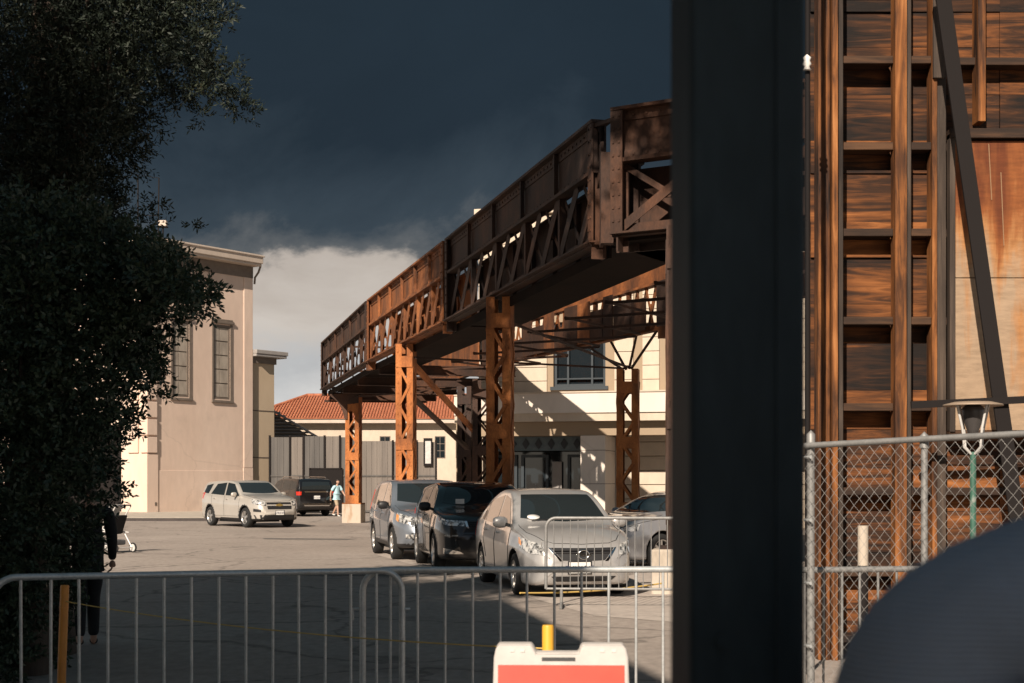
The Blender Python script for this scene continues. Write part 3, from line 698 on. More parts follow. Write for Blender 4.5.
# struts fanning from the head of the far column to its girder, tie rods and knee braces
b = MB()
h0 = Vector((3.02, 37.0, 4.56))
for dx, dy in ((-.9, 2.5), (-.35, 1.2), (.2, -.3), (.6, -1.6)): b.beam(h0 + Vector((dx * .12, dy * .1, 0)), (3.0 + dx, 36.9 + dy, 5.38), .05, .05)
b.build('strut', M['rust_shaded'], rail)
b = MB(); b.beam((-2.8, 38.9, 4.95), (-1.25, 46.4, 3.3), .12, .14); b.build('knee_brace', M['rust'], rail)
b = MB(); b.beam((-2.95, 39.3, 4.15), (-1.5, 47.5, 2.75), .12, .12); b.build('knee_brace', M['rust_shaded'], rail)
b = MB(); b.beam((-.35, 29.1, 5.0), (3.0, 36.9, 4.6), .05, .05); b.build('tie_rod', M['rust_shaded'], rail)
b = MB(); b.beam((-6.4, 56.7, 5.0), (-1.7, 49.7, 4.9), .05, .05); b.build('tie_rod', M['rust_shaded'], rail)
b = MB(); b.beam((-2.9, 38.7, 5.02), (3.0, 37.0, 4.57), .05, .05); b.build('tie_rod', M['rust_shaded'], rail)

# ------------------------------------------------------------------ timber wall on the right
t = thing('timber_wall', 'tall weathered timber wall with charred boards and stained plywood, behind the chain link fence', 'timber wall', (2.72, 13.2, 0), 0)
W, HT = 4.6, 8.2
sx = lambda px, d=13.2: (px - 512) / FPX * d - 2.72
sz = lambda py, d=13.2: EYE + (HOR - py) / FPX * d
def vpost(x0, x1, y0, y1, m, z0=0, z1=HT, name='timber_post'):
    b = MB(); b.bb((x0, y0, z0), (x1, y1, z1)); return b.build(name, M[m], t, bevel=.006)
vpost(sx(812), sx(823.5), -0.270, -0.090, 'woodpost'); vpost(sx(825), sx(830.5), -0.310, -0.130, 'woodpost'); vpost(sx(830.8), sx(837), -0.250, -0.000, 'woodgrey')
vpost(sx(887.5), sx(899), -0.270, -0.110, 'woodpost'); vpost(sx(899.4), sx(905), -0.210, -0.000, 'woodgrey')
vpost(sx(925), sx(930), -0.230, -0.050, 'woodpost'); vpost(sx(931), sx(940), -0.190, -0.000, 'woodgrey'); vpost(sx(969.5), sx(977), -0.250, -0.070, 'woodpost', sz(128), HT); vpost(sx(925), sx(936), -0.270, -0.231, 'woodgrey', sz(86), HT)
vpost(sx(1046), sx(1060), -0.270, -0.070, 'woodpost'); vpost(sx(1120), sx(1134), -0.270, -0.070, 'woodpost'); vpost(sx(1190), sx(1204), -0.270, -0.070, 'woodpost')
beams = [sz(y) for y in (725, 640, 575, 495, 412, 327, 240, 155, 70, -15, -100, -185)]
zz = 0
while zz < HT - .05:                                 # boards, every one a little different in depth
    hgt = rnd.uniform(.26, .46); z1 = min(zz + hgt, HT)
    b = MB(); dy = rnd.uniform(0, .016)
    for a, c in ((sx(811), sx(893)), (sx(893.5), sx(1000)), (sx(1000.5), sx(1130)), (sx(1130.5), sx(1206))):
        dd = rnd.uniform(0, .02); b.bb((a, dy + dd, zz + .002), (c, .04 + dy, z1 - .002))
    b.build('board', M['woodboard'], t); zz = z1
b = MB(); b.bb((sx(811), .058, 0), (sx(1206), .07, HT)); b.build('backing', M['woodbeam'], t)
for z in beams:
    for a, c in ((sx(837.2), sx(887.3)), (sx(905.2), sx(924.8)), (sx(940.2), sx(1200))):
        b = MB(); b.bb((a, -.21 if a < sx(940) else -.16, z), (c, -.0, z + .07)); b.build('beam', M['woodbeam'], t, bevel=.006)
b = MB(); b.bb((sx(838), -.17, sz(154)), (sx(887), -.001, sz(151))); b.build('ledge', M['woodbeam'], t)
M['ply'] = None
def plywood():
    m, nt, b = nodes_of('stained plywood'); b.inputs['Roughness'].default_value = .7; b.inputs['Specular IOR Level'].default_value = .25
    tc = nt.nodes.new('ShaderNodeTexCoord'); mp = nt.nodes.new('ShaderNodeMapping'); mp.inputs['Scale'].default_value = (.25, 1, 1.2); nt.links.new(tc.outputs['Object'], mp.inputs['Vector'])
    g = nt.nodes.new('ShaderNodeMapping'); g.inputs['Scale'].default_value = (2.5, 1, .35); nt.links.new(tc.outputs['Object'], g.inputs['Vector'])
    n1 = noise(nt, mp.outputs[0], 22, 6, .7); n2 = noise(nt, g.outputs[0], 1.6, 5, .6, .6)
    sp = nt.nodes.new('ShaderNodeSeparateXYZ'); nt.links.new(tc.outputs['Object'], sp.inputs[0])
    grad = nt.nodes.new('ShaderNodeMapRange'); nt.links.new(sp.outputs['Z'], grad.inputs[0])
    grad.inputs[1].default_value = sz(292); grad.inputs[2].default_value = sz(205)       # the varnish survives on the upper sheet only
    ad = nt.nodes.new('ShaderNodeMath'); ad.operation = 'MULTIPLY_ADD'; nt.links.new(n2.outputs['Fac'], ad.inputs[0]); ad.inputs[1].default_value = 2.4
    sb = nt.nodes.new('ShaderNodeMath'); sb.operation = 'SUBTRACT'; nt.links.new(grad.outputs[0], sb.inputs[0]); sb.inputs[1].default_value = 1.25; nt.links.new(sb.outputs[0], ad.inputs[2])
    cl = nt.nodes.new('ShaderNodeClamp'); nt.links.new(ad.outputs[0], cl.inputs[0])
    stain = ramp(nt, [(.0, (.33, .235, .155)), (.35, (.36, .17, .065)), (.6, (.24, .078, .022)), (1, (.12, .032, .010))]); nt.links.new(cl.outputs[0], stain.inputs[0])
    gr = ramp(nt, [(.3, (.62, .62, .62)), (.7, (1.15, 1.15, 1.15))]); nt.links.new(n1.outputs['Fac'], gr.inputs[0])
    mx = nt.nodes.new('ShaderNodeMixRGB'); mx.blend_type = 'MULTIPLY'; mx.inputs[0].default_value = .75; nt.links.new(stain.outputs[0], mx.inputs[1]); nt.links.new(gr.outputs[0], mx.inputs[2])
    nt.links.new(mx.outputs[0], b.inputs['Base Color']); return m
M['ply'] = plywood()
ob = MB(); ob.bb((sx(947), -.235, sz(281)), (sx(1042), -.215, sz(147))); ob.build('plywood_sheet', M['ply'], t)
ob = MB(); ob.bb((sx(947), -.238, sz(431)), (sx(1042), -.216, sz(282))); ob.build('plywood_sheet', M['ply'], t)
b = MB()
for px, z0, z1 in ((980, 150, 205), (992, 178, 250)): b.beam((sx(px), -.239, sz(z0)), (sx(px + 3), -.239, sz(z1)), .008, .004, (0, 1, 0))
b.build('varnish_drip', mat('dried drip', (.24, .14, .07), .7), t)
vpost(sx(941), sx(946.5), -.27, -.17, 'woodgrey', sz(433), sz(140), 'batten')
b = MB(); b.bb((sx(941), -.29, sz(145)), (sx(1043), -.1, sz(136))); b.bb((sx(941), -.25, sz(437)), (sx(1043), -.1, sz(431.5))); b.build('batten', M['woodbeam'], t)
t2 = thing('steel_brace', 'flat dark steel brace leaning diagonally across the timber wall and plywood, with a cross arm', 'brace')
d = 12.35
a, c = P(935, -60, d), P(1010, 470, d); k = (c - a).normalized(); c2 = c + k * (c.z / -k.z)
b = MB(); b.beam(a, c2, .13, .03, (0, 1, 0)); b.build('brace_bar', M['darksteel'], t2, bevel=.004)
b = MB(); b.beam(P(911, 405, 12.3), P(1060, 398, 12.3), .062, .03, (0, 1, 0)); b.build('cross_arm', M['darksteel'], t2)

# pale pole between the canopy post and the timber wall
t = thing('utility_pole', 'slim dark pole with a white insulator, half hidden beside the broad steel post', 'pole', (P(807.5, 482, 12.0).x, 12.0, 0))
b = MB(); b.tube([(0, 0, 0), (0, 0, 7.5)], .022, 10); b.build('pole', M['darksteel'], t)
b = MB(); b.lathe([(.0, -.08), (.05, -.08), (.03, -.04), (.055, -.02), (.035, .02), (.05, .05), (.0, .09)], 12, Matrix.Translation((-.01, -.03, 5.15)) @ Matrix.Diagonal((.7, .7, .8, 1))); b.build('insulator', M['plate'], t)

# ------------------------------------------------------------------ chain link fence
P0, P1 = Vector((1.79, 8.6, 0)), Vector((2.74, 7.6, 0)); u = (P1 - P0).normalized(); FL = 3.6
t = thing('chain_link_fence', 'galvanised chain link fence with round posts, in front of the timber wall', 'fence', P0, math.atan2(u.y, u.x))
ht = lambda x: 1.84 + .028 * x
b = MB(); b.tube([(-.02, 0, ht(0)), (FL, 0, ht(FL))], .018, 12); b.build('top_rail', M['galvd'], t)
for x in (0.0, .765, 2.6, FL):
    b = MB(); b.tube([(x, .03, 0), (x, .03, ht(x) - (.0 if x else -.06))], .019 if x else .023, 12)
    b.lathe([(.026, -.05), (.026, .02), (.0, .045)], 12, Matrix.Translation((x, .03, ht(x) - (.0 if x else -.05)))); b.build('fence_post', M['galvd'], t)
b = MB(); q = .034; hh = .076; rows_ = 25; cols = int(FL / q)
for j in range(cols):                                # neighbouring wires hook into each other
    pts = []
    for k in range(rows_ * 2 + 1):
        x = q * (j if (k + j) % 2 == 0 else j + 1); z = .03 + k * hh / 2 + .028 * x
        if z < ht(x): pts.append((x, -.026 + (.0025 if k % 2 else -.0025), z))
    b.tube(pts, .0015, 4, False)
b.build('mesh', M['wire'], t)
for k in range(5): b = MB(); b.tube([(-.02, .0, .25 + k * .38), (.04, -.03, .25 + k * .38)], .01, 6); b.build('clamp', M['galv'], t)
# ------------------------------------------------------------------ cars
def interp(tab, x):
    """smooth curve through a table of (x, value)"""
    xs = [a for a, _ in tab]
    if x <= xs[0]: return tab[0][1]
    if x >= xs[-1]: return tab[-1][1]
    i = max(k for k in range(len(xs)) if xs[k] <= x)
    x0, x1 = xs[i], xs[i + 1]; y0, y1 = tab[i][1], tab[i + 1][1]
    def sl(k):
        if k <= 0 or k >= len(xs) - 1:
            j = 0 if k <= 0 else len(xs) - 2; return (tab[j + 1][1] - tab[j][1]) / (xs[j + 1] - xs[j])
        a = (tab[k][1] - tab[k - 1][1]) / (xs[k] - xs[k - 1]); c = (tab[k + 1][1] - tab[k][1]) / (xs[k + 1] - xs[k])
        return 0 if a * c <= 0 else 2 * a * c / (a + c)
    h_ = x1 - x0; t = (x - x0) / h_; m0, m1 = sl(i) * h_, sl(i + 1) * h_
    return (2 * t**3 - 3 * t**2 + 1) * y0 + (t**3 - 2 * t**2 + t) * m0 + (-2 * t**3 + 3 * t**2) * y1 + (t**3 - t**2) * m1

def car_shell(sp):
    L, W = sp['L'], sp['W'] / 2
    xs = sorted(set([round(-L / 2 + L * k / 110, 4) for k in range(111)] + [round(s * (L / 2 - e), 4) for s in (-1, 1) for e in (0, .008, .02, .035, .055)]))
    verts, ns = [], 0
    for x in xs:
        zt, zb, zbelt = interp(sp['top'], x), interp(sp['bot'], x), interp(sp['belt'], x)
        w_ = W * interp(sp['wid'], x)
        zbelt = min(zbelt, zt - .035); gh = zt - zbelt; g = min(1, gh / .30)
        lo = zbelt - zb; tm = sp.get('tumble', .34)
        crown = .045 + .015 * (1 - g)
        yr = .955 * w_ - tm * max(0, gh - .06)
        pts = [(0, zb), (.5 * w_, zb), (.86 * w_, zb), (.955 * w_, zb + .03), (.985 * w_, zb + .14 * lo), (.990 * w_, zb + .34 * lo), (1.0 * w_, zb + .58 * lo), (1.0 * w_, zb + .72 * lo), (.978 * w_, zb + .88 * lo), (.955 * w_, zbelt)]
        if g > .25:
            pts += [(.955 * w_ - tm * .45 * gh, zbelt + .48 * gh), (yr + .02, zt - crown - .05 * g), (yr - .03, zt - crown + .012), (yr * .72, zt - .017), (yr * .38, zt - .004), (0, zt)]
        else:
            pts += [(.93 * w_, zbelt + .35 * gh), (.88 * w_, zbelt + .6 * gh), (.80 * w_, zbelt + .76 * gh), (.6 * w_, zbelt + .9 * gh), (.33 * w_, zbelt + .985 * gh), (0, zt)]
        # resample with a Catmull curve
        out = []
        for i in range(len(pts) - 1):
            p0, p1, p2, p3 = pts[max(i - 1, 0)], pts[i], pts[i + 1], pts[min(i + 2, len(pts) - 1)]
            for k in range(3):
                t = k / 3
                out.append(tuple(.5 * ((2 * p1[j]) + (-p0[j] + p2[j]) * t + (2 * p0[j] - 5 * p1[j] + 4 * p2[j] - p3[j]) * t * t + (-p0[j] + 3 * p1[j] - 3 * p2[j] + p3[j]) * t**3) for j in (0, 1)))
        out.append(pts[-1])
        ring = [(x, y, z) for y, z in out] + [(x, -y, z) for y, z in reversed(out[1:-1])]
        ns = len(ring); verts += ring
    faces = []
    for i in range(len(xs) - 1):
        for k in range(ns):
            l = (k + 1) % ns
            faces.append((i * ns + k, (i + 1) * ns + k, (i + 1) * ns + l, i * ns + l))
    faces.append(tuple(range(ns))); faces.append(tuple(reversed(range((len(xs) - 1) * ns, len(xs) * ns))))
    me = bpy.data.meshes.new('shell'); me.from_pydata(verts, [], faces); me.update()
    return me

def build_car(sp, label, cat, pos, heading, group=None, paint=None, name='parked_car'):
    L, W, wb = sp['L'], sp['W'], sp['wb']; fx = sp['fx']; rx = fx - wb; R = sp['R']; ra = R + sp.get('archgap', .055)
    root = thing(name, label, cat, (pos[0], pos[1], 0), math.atan2(heading[1], heading[0]), group)
    me = car_shell(sp)
    raw = BVHTree.FromPolygons([v.co.copy() for v in me.vertices], [tuple(p.vertices) for p in me.polygons])
    o = link('body_raw', me)
    cut = MB()
    for x in (fx, rx):
        for s in (-1, 1):
            Mc = Matrix.Translation((x, s * (W / 2 - .12), R)) @ Matrix.Rotation(math.pi / 2, 4, 'X')
            cut.lathe([(ra, -.2), (ra, .2)], 40, Mc, False)
    cu = cut.build('cutter', None)
    md = o.modifiers.new('b', 'BOOLEAN'); md.object = cu; md.operation = 'DIFFERENCE'; md.solver = 'EXACT'
    body_me = evaluated(o, 'body'); bpy.data.objects.remove(cu)
    body_me.materials.clear(); body_me.materials.append(paint); body_me.materials.append(M['blacktrim'])
    clad = sp.get('clad', 0)
    for p in body_me.polygons:
        c = p.center; p.use_smooth = True
        for x in (fx, rx):
            d = math.hypot(c.x - x, c.z - R)
            if d < ra + .002 and abs(c.y) > W / 2 - .4 and (abs(c.y) < W / 2 - .30 or d > ra - .06) and abs(d - ra) < .02 or (d < ra - .02): p.material_index = 1; p.use_smooth = False
            elif clad and d < ra + .05 and c.z < .95: p.material_index = 1
        if clad and c.z < clad: p.material_index = 1
        if abs(p.normal.z) > .8 and c.z < .4: p.material_index = 1
    body = link('body', body_me, None, root)

    def drape(name, bottom, top, direction, m, off=.006, parent=root, nu=14, nv=8, skip=None):
        """a panel laid on the bodywork: outline given by its lower and upper edge, projected along a direction, with its own thickness"""
        d = Vector(direction).normalized(); b = MB(); n = 0
        def along(poly, t):
            poly = [Vector(p) for p in poly]; ls = [0]
            for a, c in zip(poly, poly[1:]): ls.append(ls[-1] + (c - a).length)
            s = t * ls[-1]
            for i in range(len(poly) - 1):
                if s <= ls[i + 1] + 1e-9: return poly[i].lerp(poly[i + 1], (s - ls[i]) / max(1e-9, ls[i + 1] - ls[i]))
            return poly[-1]
        grid = []
        for j in range(nv + 1):
            row = []
            for i in range(nu + 1):
                p = along(bottom, i / nu).lerp(along(top, i / nu), j / nv)
                hit = raw.ray_cast(p - d * 6, d)
                if hit[0] is None: hit = raw.find_nearest(p)
                row.append((hit[0], -hit[1] if hit[1].dot(d) > 0 else hit[1]))
            grid.append(row)
        vs = []; fs = []
        for row in grid:
            for p, nn in row: vs.append(p + nn * off)
        N1 = len(vs)
        for row in grid:
            for p, nn in row: vs.append(p - nn * .012)
        w1 = nu + 1
        for j in range(nv):
            for i in range(nu): fs.append((j * w1 + i, j * w1 + i + 1, (j + 1) * w1 + i + 1, (j + 1) * w1 + i))
        ring = [i for i in range(w1)] + [j * w1 + nu for j in range(1, nv + 1)] + [nv * w1 + i for i in range(nu - 1, -1, -1)] + [j * w1 for j in range(nv - 1, 0, -1)]
        b.add(vs, fs, True)
        b.add(vs, [(ring[k], ring[k] + N1, ring[(k + 1) % len(ring)] + N1, ring[(k + 1) % len(ring)]) for k in range(len(ring))])
        me_ = b.build(name, m, parent)
        bm = bmesh.new(); bm.from_mesh(me_.data); bmesh.ops.recalc_face_normals(bm, faces=bm.faces)
        tot = sum(((f.calc_center_median() - Vector((f.calc_center_median().x * .6, 0, .5))).dot(f.normal)) * f.calc_area() for f in bm.faces if len(f.verts) == 4)
        bm.to_mesh(me_.data); bm.free()
        return me_

    def line(pts, direction, wdt=.007, off=.002):
        """shut line: a thin strip following the bodywork"""
        d = Vector(direction).normalized(); P_ = []
        pts = [Vector(p) for p in pts]
        for a, c in zip(pts, pts[1:]):
            n = max(2, int((c - a).length / .05))
            for k in range(n): P_.append(a.lerp(c, k / n))
        P_.append(pts[-1]); H = []
        for p in P_:
            h_ = raw.ray_cast(p - d * 6, d)
            if h_[0] is not None: H.append(h_[0] - d * off)
        return H

    # glass
    for s in (-1, 1):
        D = (0, -s, 0)
        side = [[(x, 0, z) for x, z in q] for q in sp['side_glass'][0]], [[(x, 0, z) for x, z in q] for q in sp['side_glass'][1]]
        for bt, tp in zip(*side): drape('side_window', bt, tp, D, M['carglass'], .004)
        mir = sp['mirror']
        b = MB(); y = s * (interp(sp['wid'], mir[0]) * W / 2 * .93)
        b.lathe([(.0, -.105), (.055, -.10), (.085, -.06), (.092, 0), (.085, .06), (.055, .10), (.0, .105)], 14, Matrix.Translation((mir[0], y + s * .13, mir[1])) @ Matrix.Rotation(math.pi / 2, 4, 'X') @ Matrix.Diagonal((.62, .95, 1.05, 1)))
        mo = b.build('mirror', sp.get('mirror_mat') or paint, root)
        b = MB(); b.beam((mir[0], y - s * .06, mir[1] - .06), (mir[0], y + s * .06, mir[1] - .03), .09, .05); b.build('mirror_arm', M['blacktrim'], mo)
        for (x, z) in sp['handles']:
            hh = raw.ray_cast(Vector((x, s * 3, z)), Vector((0, -s, 0)))[0]
            b = MB(); b.tube([(x - .09, hh.y - s * .005, z), (x - .07, hh.y + s * .025, z + .003), (x + .07, hh.y + s * .025, z + .003), (x + .09, hh.y - s * .005, z)], .014, 8)
            b.build('door_handle', sp.get('handle_mat') or paint, root)
        b = MB()
        for ln in sp['seams']:
            h_ = line([(x, 0, z) for x, z in ln], D)
            if len(h_) > 1: b.tube(h_, .0045, 4, False)
        b.build('door_seam', M['blacktrim'], root)
    ws = sp['windscreen']; (x0, z0, y0), (x1, z1, y1) = ws
    b = MB(); nx = L / 2
    for s in (-1, 1):
        h_ = line([(x0 + .02, s * y0 * 1.10, 0), (x0 + .45 * (nx - x0), s * y0 * 1.08, 0), (nx - .24, s * y0 * .82, 0), (nx - .16, s * y0 * .62, 0)], (0, 0, -1))
        if len(h_) > 1: b.tube(h_, .005, 4, False)
    h_ = line([(nx - .16, -y0 * .62, 0), (nx - .125, 0, 0), (nx - .16, y0 * .62, 0)], (0, 0, -1))
    if len(h_) > 1: b.tube(h_, .005, 4, False)
    b.build('bonnet_seam', M['blacktrim'], root)
    nose = 1 if x0 > x1 else -1
    cv = [(x0 - .16 * abs(k) ** 2, k * y0, z0 + (.05 if 1 else 0) * abs(k) ** 2) for k in (-1, -.5, 0, .5, 1)]
    cu_ = [(x1 - .05 * abs(k) ** 2, k * y1, z1) for k in (-1, -.5, 0, .5, 1)]
    drape('windscreen', cv, cu_, (-.45, 0, -1), M['carglass'], .004, nu=20, nv=10)
    (x0, z0, y0), (x1, z1, y1) = sp['rear_glass']
    drape('rear_window', [(x0, k * y0, z0) for k in (-1, -.5, 0, .5, 1)], [(x1, k * y1, z1) for k in (-1, -.5, 0, .5, 1)], sp.get('rear_dir', (.5, 0, -1)), M['carglass'], .004, nu=16, nv=8)
    # face and tail: lamps, grilles, bumpers, each laid on from the front or the rear
    for it in sp['panels']:
        nm, mt, dr, bt, tp = it[:5]; off = it[5] if len(it) > 5 else .008
        for s in ((-1, 1) if (len(it) > 6 and it[6]) else (1,)):
            fl = lambda q: [(x, y * s, z) for x, y, z in q]
            dd = (dr[0], dr[1] * s, dr[2])
            drape(nm, fl(bt), fl(tp), dd, M[mt] if isinstance(mt, str) else mt, off, nu=12, nv=6)
    # wheels
    b = MB(); b.tube([(x0 + .03, -y0 * .75, z0 + .005), (x0 - .06, .0, z0 + .06)], .008, 6); b.tube([(x0 + .03, .0, z0 + .03), (x0 - .06, y0 * .75, z0 + .045)], .008, 6)
    for x in (fx, rx):
        for s in (-1, 1):
            Mw = Matrix.Translation((x, s * (W / 2 - .125), R)) @ Matrix.Rotation(-s * math.pi / 2, 4, 'X')
            b = MB(); tw = .108
            b.lathe([(R * .66, -tw), (R * .80, -tw * 1.02), (R * .94, -tw * .9), (R * .985, -tw * .6), (R, 0), (R * .985, tw * .6), (R * .94, tw * .9), (R * .80, tw * 1.02), (R * .66, tw), (R * .66, -tw)], 36, Mw)
            wl = b.build('wheel', M['rubber'], root)
            b = MB(); rr = R * .675
            b.lathe([(rr, -.02), (rr, tw * .98), (rr * .93, tw * .96), (rr * .90, tw * .45), (rr * .88, -.02)], 36, Mw)
            b.lathe([(.0, tw * .92), (.05, tw * .90), (.075, tw * .7), (.06, tw * .3)], 20, Mw)
            n = sp.get('spokes', 5)
            for k in range(n):
                for e in sp.get('spoke_split', (-.13, .13)):
                    a = 2 * math.pi * k / n + .3
                    b.beam(Mw @ Vector((.05 * math.cos(a), .05 * math.sin(a), tw * .72)), Mw @ Vector((rr * .94 * math.cos(a + e), rr * .94 * math.sin(a + e), tw * .80)), .042, .022, Mw.to_3x3() @ Vector((0, 0, 1)))
            b.build('rim', sp.get('rim_mat') or M['rim'], wl)
            b = MB(); b.lathe([(rr * .88, .0), (.0, .0)], 24, Mw); b.build('brake_disc', M['blacktrim'], wl)
    # underside in shadow of the sills
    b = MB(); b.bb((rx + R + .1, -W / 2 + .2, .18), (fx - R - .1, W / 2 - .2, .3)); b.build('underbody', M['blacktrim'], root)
    return root, raw, drape

def text_mesh(txt, size, mtx, m, parent, name='lettering', extr=.001):
    cu = bpy.data.curves.new('t', 'FONT'); cu.body = txt; cu.size = size; cu.extrude = extr; cu.align_x = 'CENTER'; cu.align_y = 'CENTER'
    o = bpy.data.objects.new('t', cu); C.objects.link(o); me = evaluated(o, name); me.transform(mtx)
    me.materials.clear(); return link(name, me, m, parent)

def number_plate(root, raw, x_from, z, txt, front=True, y=0.0, tilt=0):
    s = 1 if front else -1
    h_ = raw.ray_cast(Vector((s * 5, y, z)), Vector((-s, 0, 0)))[0]
    b = MB(); x = h_.x + s * .012
    b.box((x, y, z), (.012, .305, .152)); p = b.build('number_plate', M['plate'], root, bevel=.003)
    Mt = Matrix(((0, 0, s, x + s * .0075), (s, 0, 0, y), (0, 1, 0, z - .012), (0, 0, 0, 1)))
    text_mesh(txt, .105, Mt, M['ink'], p)
    b = MB(); b.box((x - s * .004, y, z), (.008, .34, .185)); b.build('plate_holder', M['blacktrim'], root)

def pmat(name, col, metallic=.35, rough=.32, flake=True):
    return mat(name, [(.3, tuple(c * .94 for c in col)), (.7, tuple(min(1, c * 1.05) for c in col))], rough, metallic, 2.5, coat=1, rough2=rough + .1)
silver = pmat('warm silver paint', (.47, .455, .44), .45); whitep = pmat('champagne white paint', (.50, .462, .41), .3, .32)
greyblue = pmat('blue grey paint', (.22, .245, .28), .5); blackp = pmat('black paint', (.009, .010, .012), .2, .25); darkp = pmat('black paint on the large off roader', (.006, .006, .007), .1, .25); greyp = pmat('silver grey paint', (.36, .36, .37), .5)

# --- silver saloon
L = 4.46
sed = dict(L=L, W=1.66, wb=2.6, fx=1.33, R=.305, tumble=.36,
    top=[(-2.23, .80), (-2.19, .98), (-2.05, 1.06), (-1.72, 1.085), (-1.0, 1.40), (-.35, 1.53), (.1, 1.515), (.42, 1.445), (1.22, 1.02), (1.6, .95), (1.95, .84), (2.14, .72), (2.2, .62), (2.23, .52)],
    bot=[(-2.23, .42), (-2.15, .28), (-1.9, .20), (1.9, .17), (2.15, .20), (2.23, .34)],
    belt=[(-2.23, .92), (-1.6, 1.0), (0, .95), (1.15, .90), (1.6, .86), (2.0, .74), (2.23, .5)],
    wid=[(-2.23, .74), (-2.18, .84), (-2.0, .93), (-1.6, .98), (-.8, 1), (.9, 1), (1.5, .975), (1.85, .92), (2.05, .83), (2.17, .70), (2.23, .55)],
    side_glass=([[(-1.32, 1.03), (-.98, 1.01)], [(-.93, 1.005), (-.12, .985)], [(-.04, .985), (.93, .965)]], [[(-1.10, 1.28), (-.98, 1.32)], [(-.93, 1.335), (-.12, 1.42)], [(-.04, 1.42), (.35, 1.37)]]),
    mirror=(.80, 1.03), handles=[(-.78, .88), (.12, .86)],
    seams=[[(-.08, .98), (-.08, .30)], [(-.95, 1.0), (-.98, .75), (-.80, .45)], [(1.02, .93), (1.0, .6), (.93, .30)], [(-.8, .30), (.93, .30)]],
    windscreen=((1.15, 1.04, .64), (.45, 1.42, .51)), rear_glass=((-1.66, 1.10, .58), (-1.06, 1.365, .49)),
    panels=[
        ('headlight', 'lamp', (-1, -.55, -.15), [(2.16, .50, .60), (1.98, .70, .62), (1.74, .84, .72)], [(2.08, .55, .735), (1.95, .68, .79), (1.70, .82, .86)], .010, True),
        ('turn_signal', 'amber', (-.8, -1, -.1), [(1.74, .8, .73), (1.66, .84, .76)], [(1.70, .8, .80), (1.62, .84, .845)], .014, True),
        ('grille', 'blacktrim', (-1, 0, 0), [(2.2, -.30, .535), (2.2, 0, .525), (2.2, .30, .535)], [(2.1, -.45, .705), (2.1, 0, .70), (2.1, .45, .705)], .007),
        ('grille_trim', 'chrome', (-1, 0, 0), [(2.2, .30, .525), (2.15, .455, .70)], [(2.2, .345, .525), (2.15, .49, .71)], .010, True),
        ('lower_grille', 'blacktrim', (-1, 0, 0), [(2.2, -.38, .245), (2.2, .38, .245)], [(2.2, -.46, .315), (2.2, .46, .315)], .006),
        ('taillight', 'redlamp', (1, -.4, 0), [(-2.15, .5, .72), (-2.0, .8, .74)], [(-2.15, .5, .93), (-1.95, .8, .98)], .008, True)])
root, raw, dr = build_car(sed, 'warm silver saloon car parked nose on, behind the small barricade', 'car', (.55, 21.86), (.20, -.98), paint=silver)
number_plate(root, raw, 0, .435, '7MU1369', True, -.06)
hx = raw.ray_cast(Vector((5, 0, .615)), Vector((-1, 0, 0)))[0].x
b = MB()
b.tube([(hx + .022, .075 * math.cos(a * math.pi / 12), .615 + .062 * math.sin(a * math.pi / 12)) for a in range(24)], .0115, 8, closed=True); b.box((hx + .024, 0, .615), (.012, .20, .032))
b.build('emblem', M['chrome'], root, bevel=.002)
b = MB()
for k in range(4): b.tube([(hx + .012 - .02 * abs(y) , y * (.33 + .03 * k), .56 + .036 * k) for y in (-1, -.5, 0, .5, 1)], .006, 6)
b.build('grille_bar', M['darksteel'], root)
q = raw.ray_cast(Vector((1.10, -.43, 3)), Vector((0, 0, -1)))[0]
b = MB(); nrm = Vector((.5, 0, .87)); Mf = frame(Vector((1.02, -.45, 1.105)), (0, 1, 0), (-.87, 0, .5)); b.lathe([(.0, .012), (.075, .012), (.075, .0), (.0, .0)], 20, Mf @ Matrix.Diagonal((1.25, .8, 1, 1)))
b.build('windscreen_sticker', M['plate'], root)
b = MB(); b.tube([(-.8, 0, 1.46), (-.86, 0, 1.60)], .006, 6); b.build('aerial', M['blacktrim'], root)
b = MB(); b.tube([(1.13, -.5, 1.06), (1.06, .05, 1.10)], .008, 6); b.tube([(1.13, .1, 1.06), (1.06, .6, 1.10)], .008, 6); b.build('wiper', M['blacktrim'], root)

def suv_panels(hx_, hl, tl, grille, lower, extra=()):
    return [hl, tl, grille, lower, *extra]

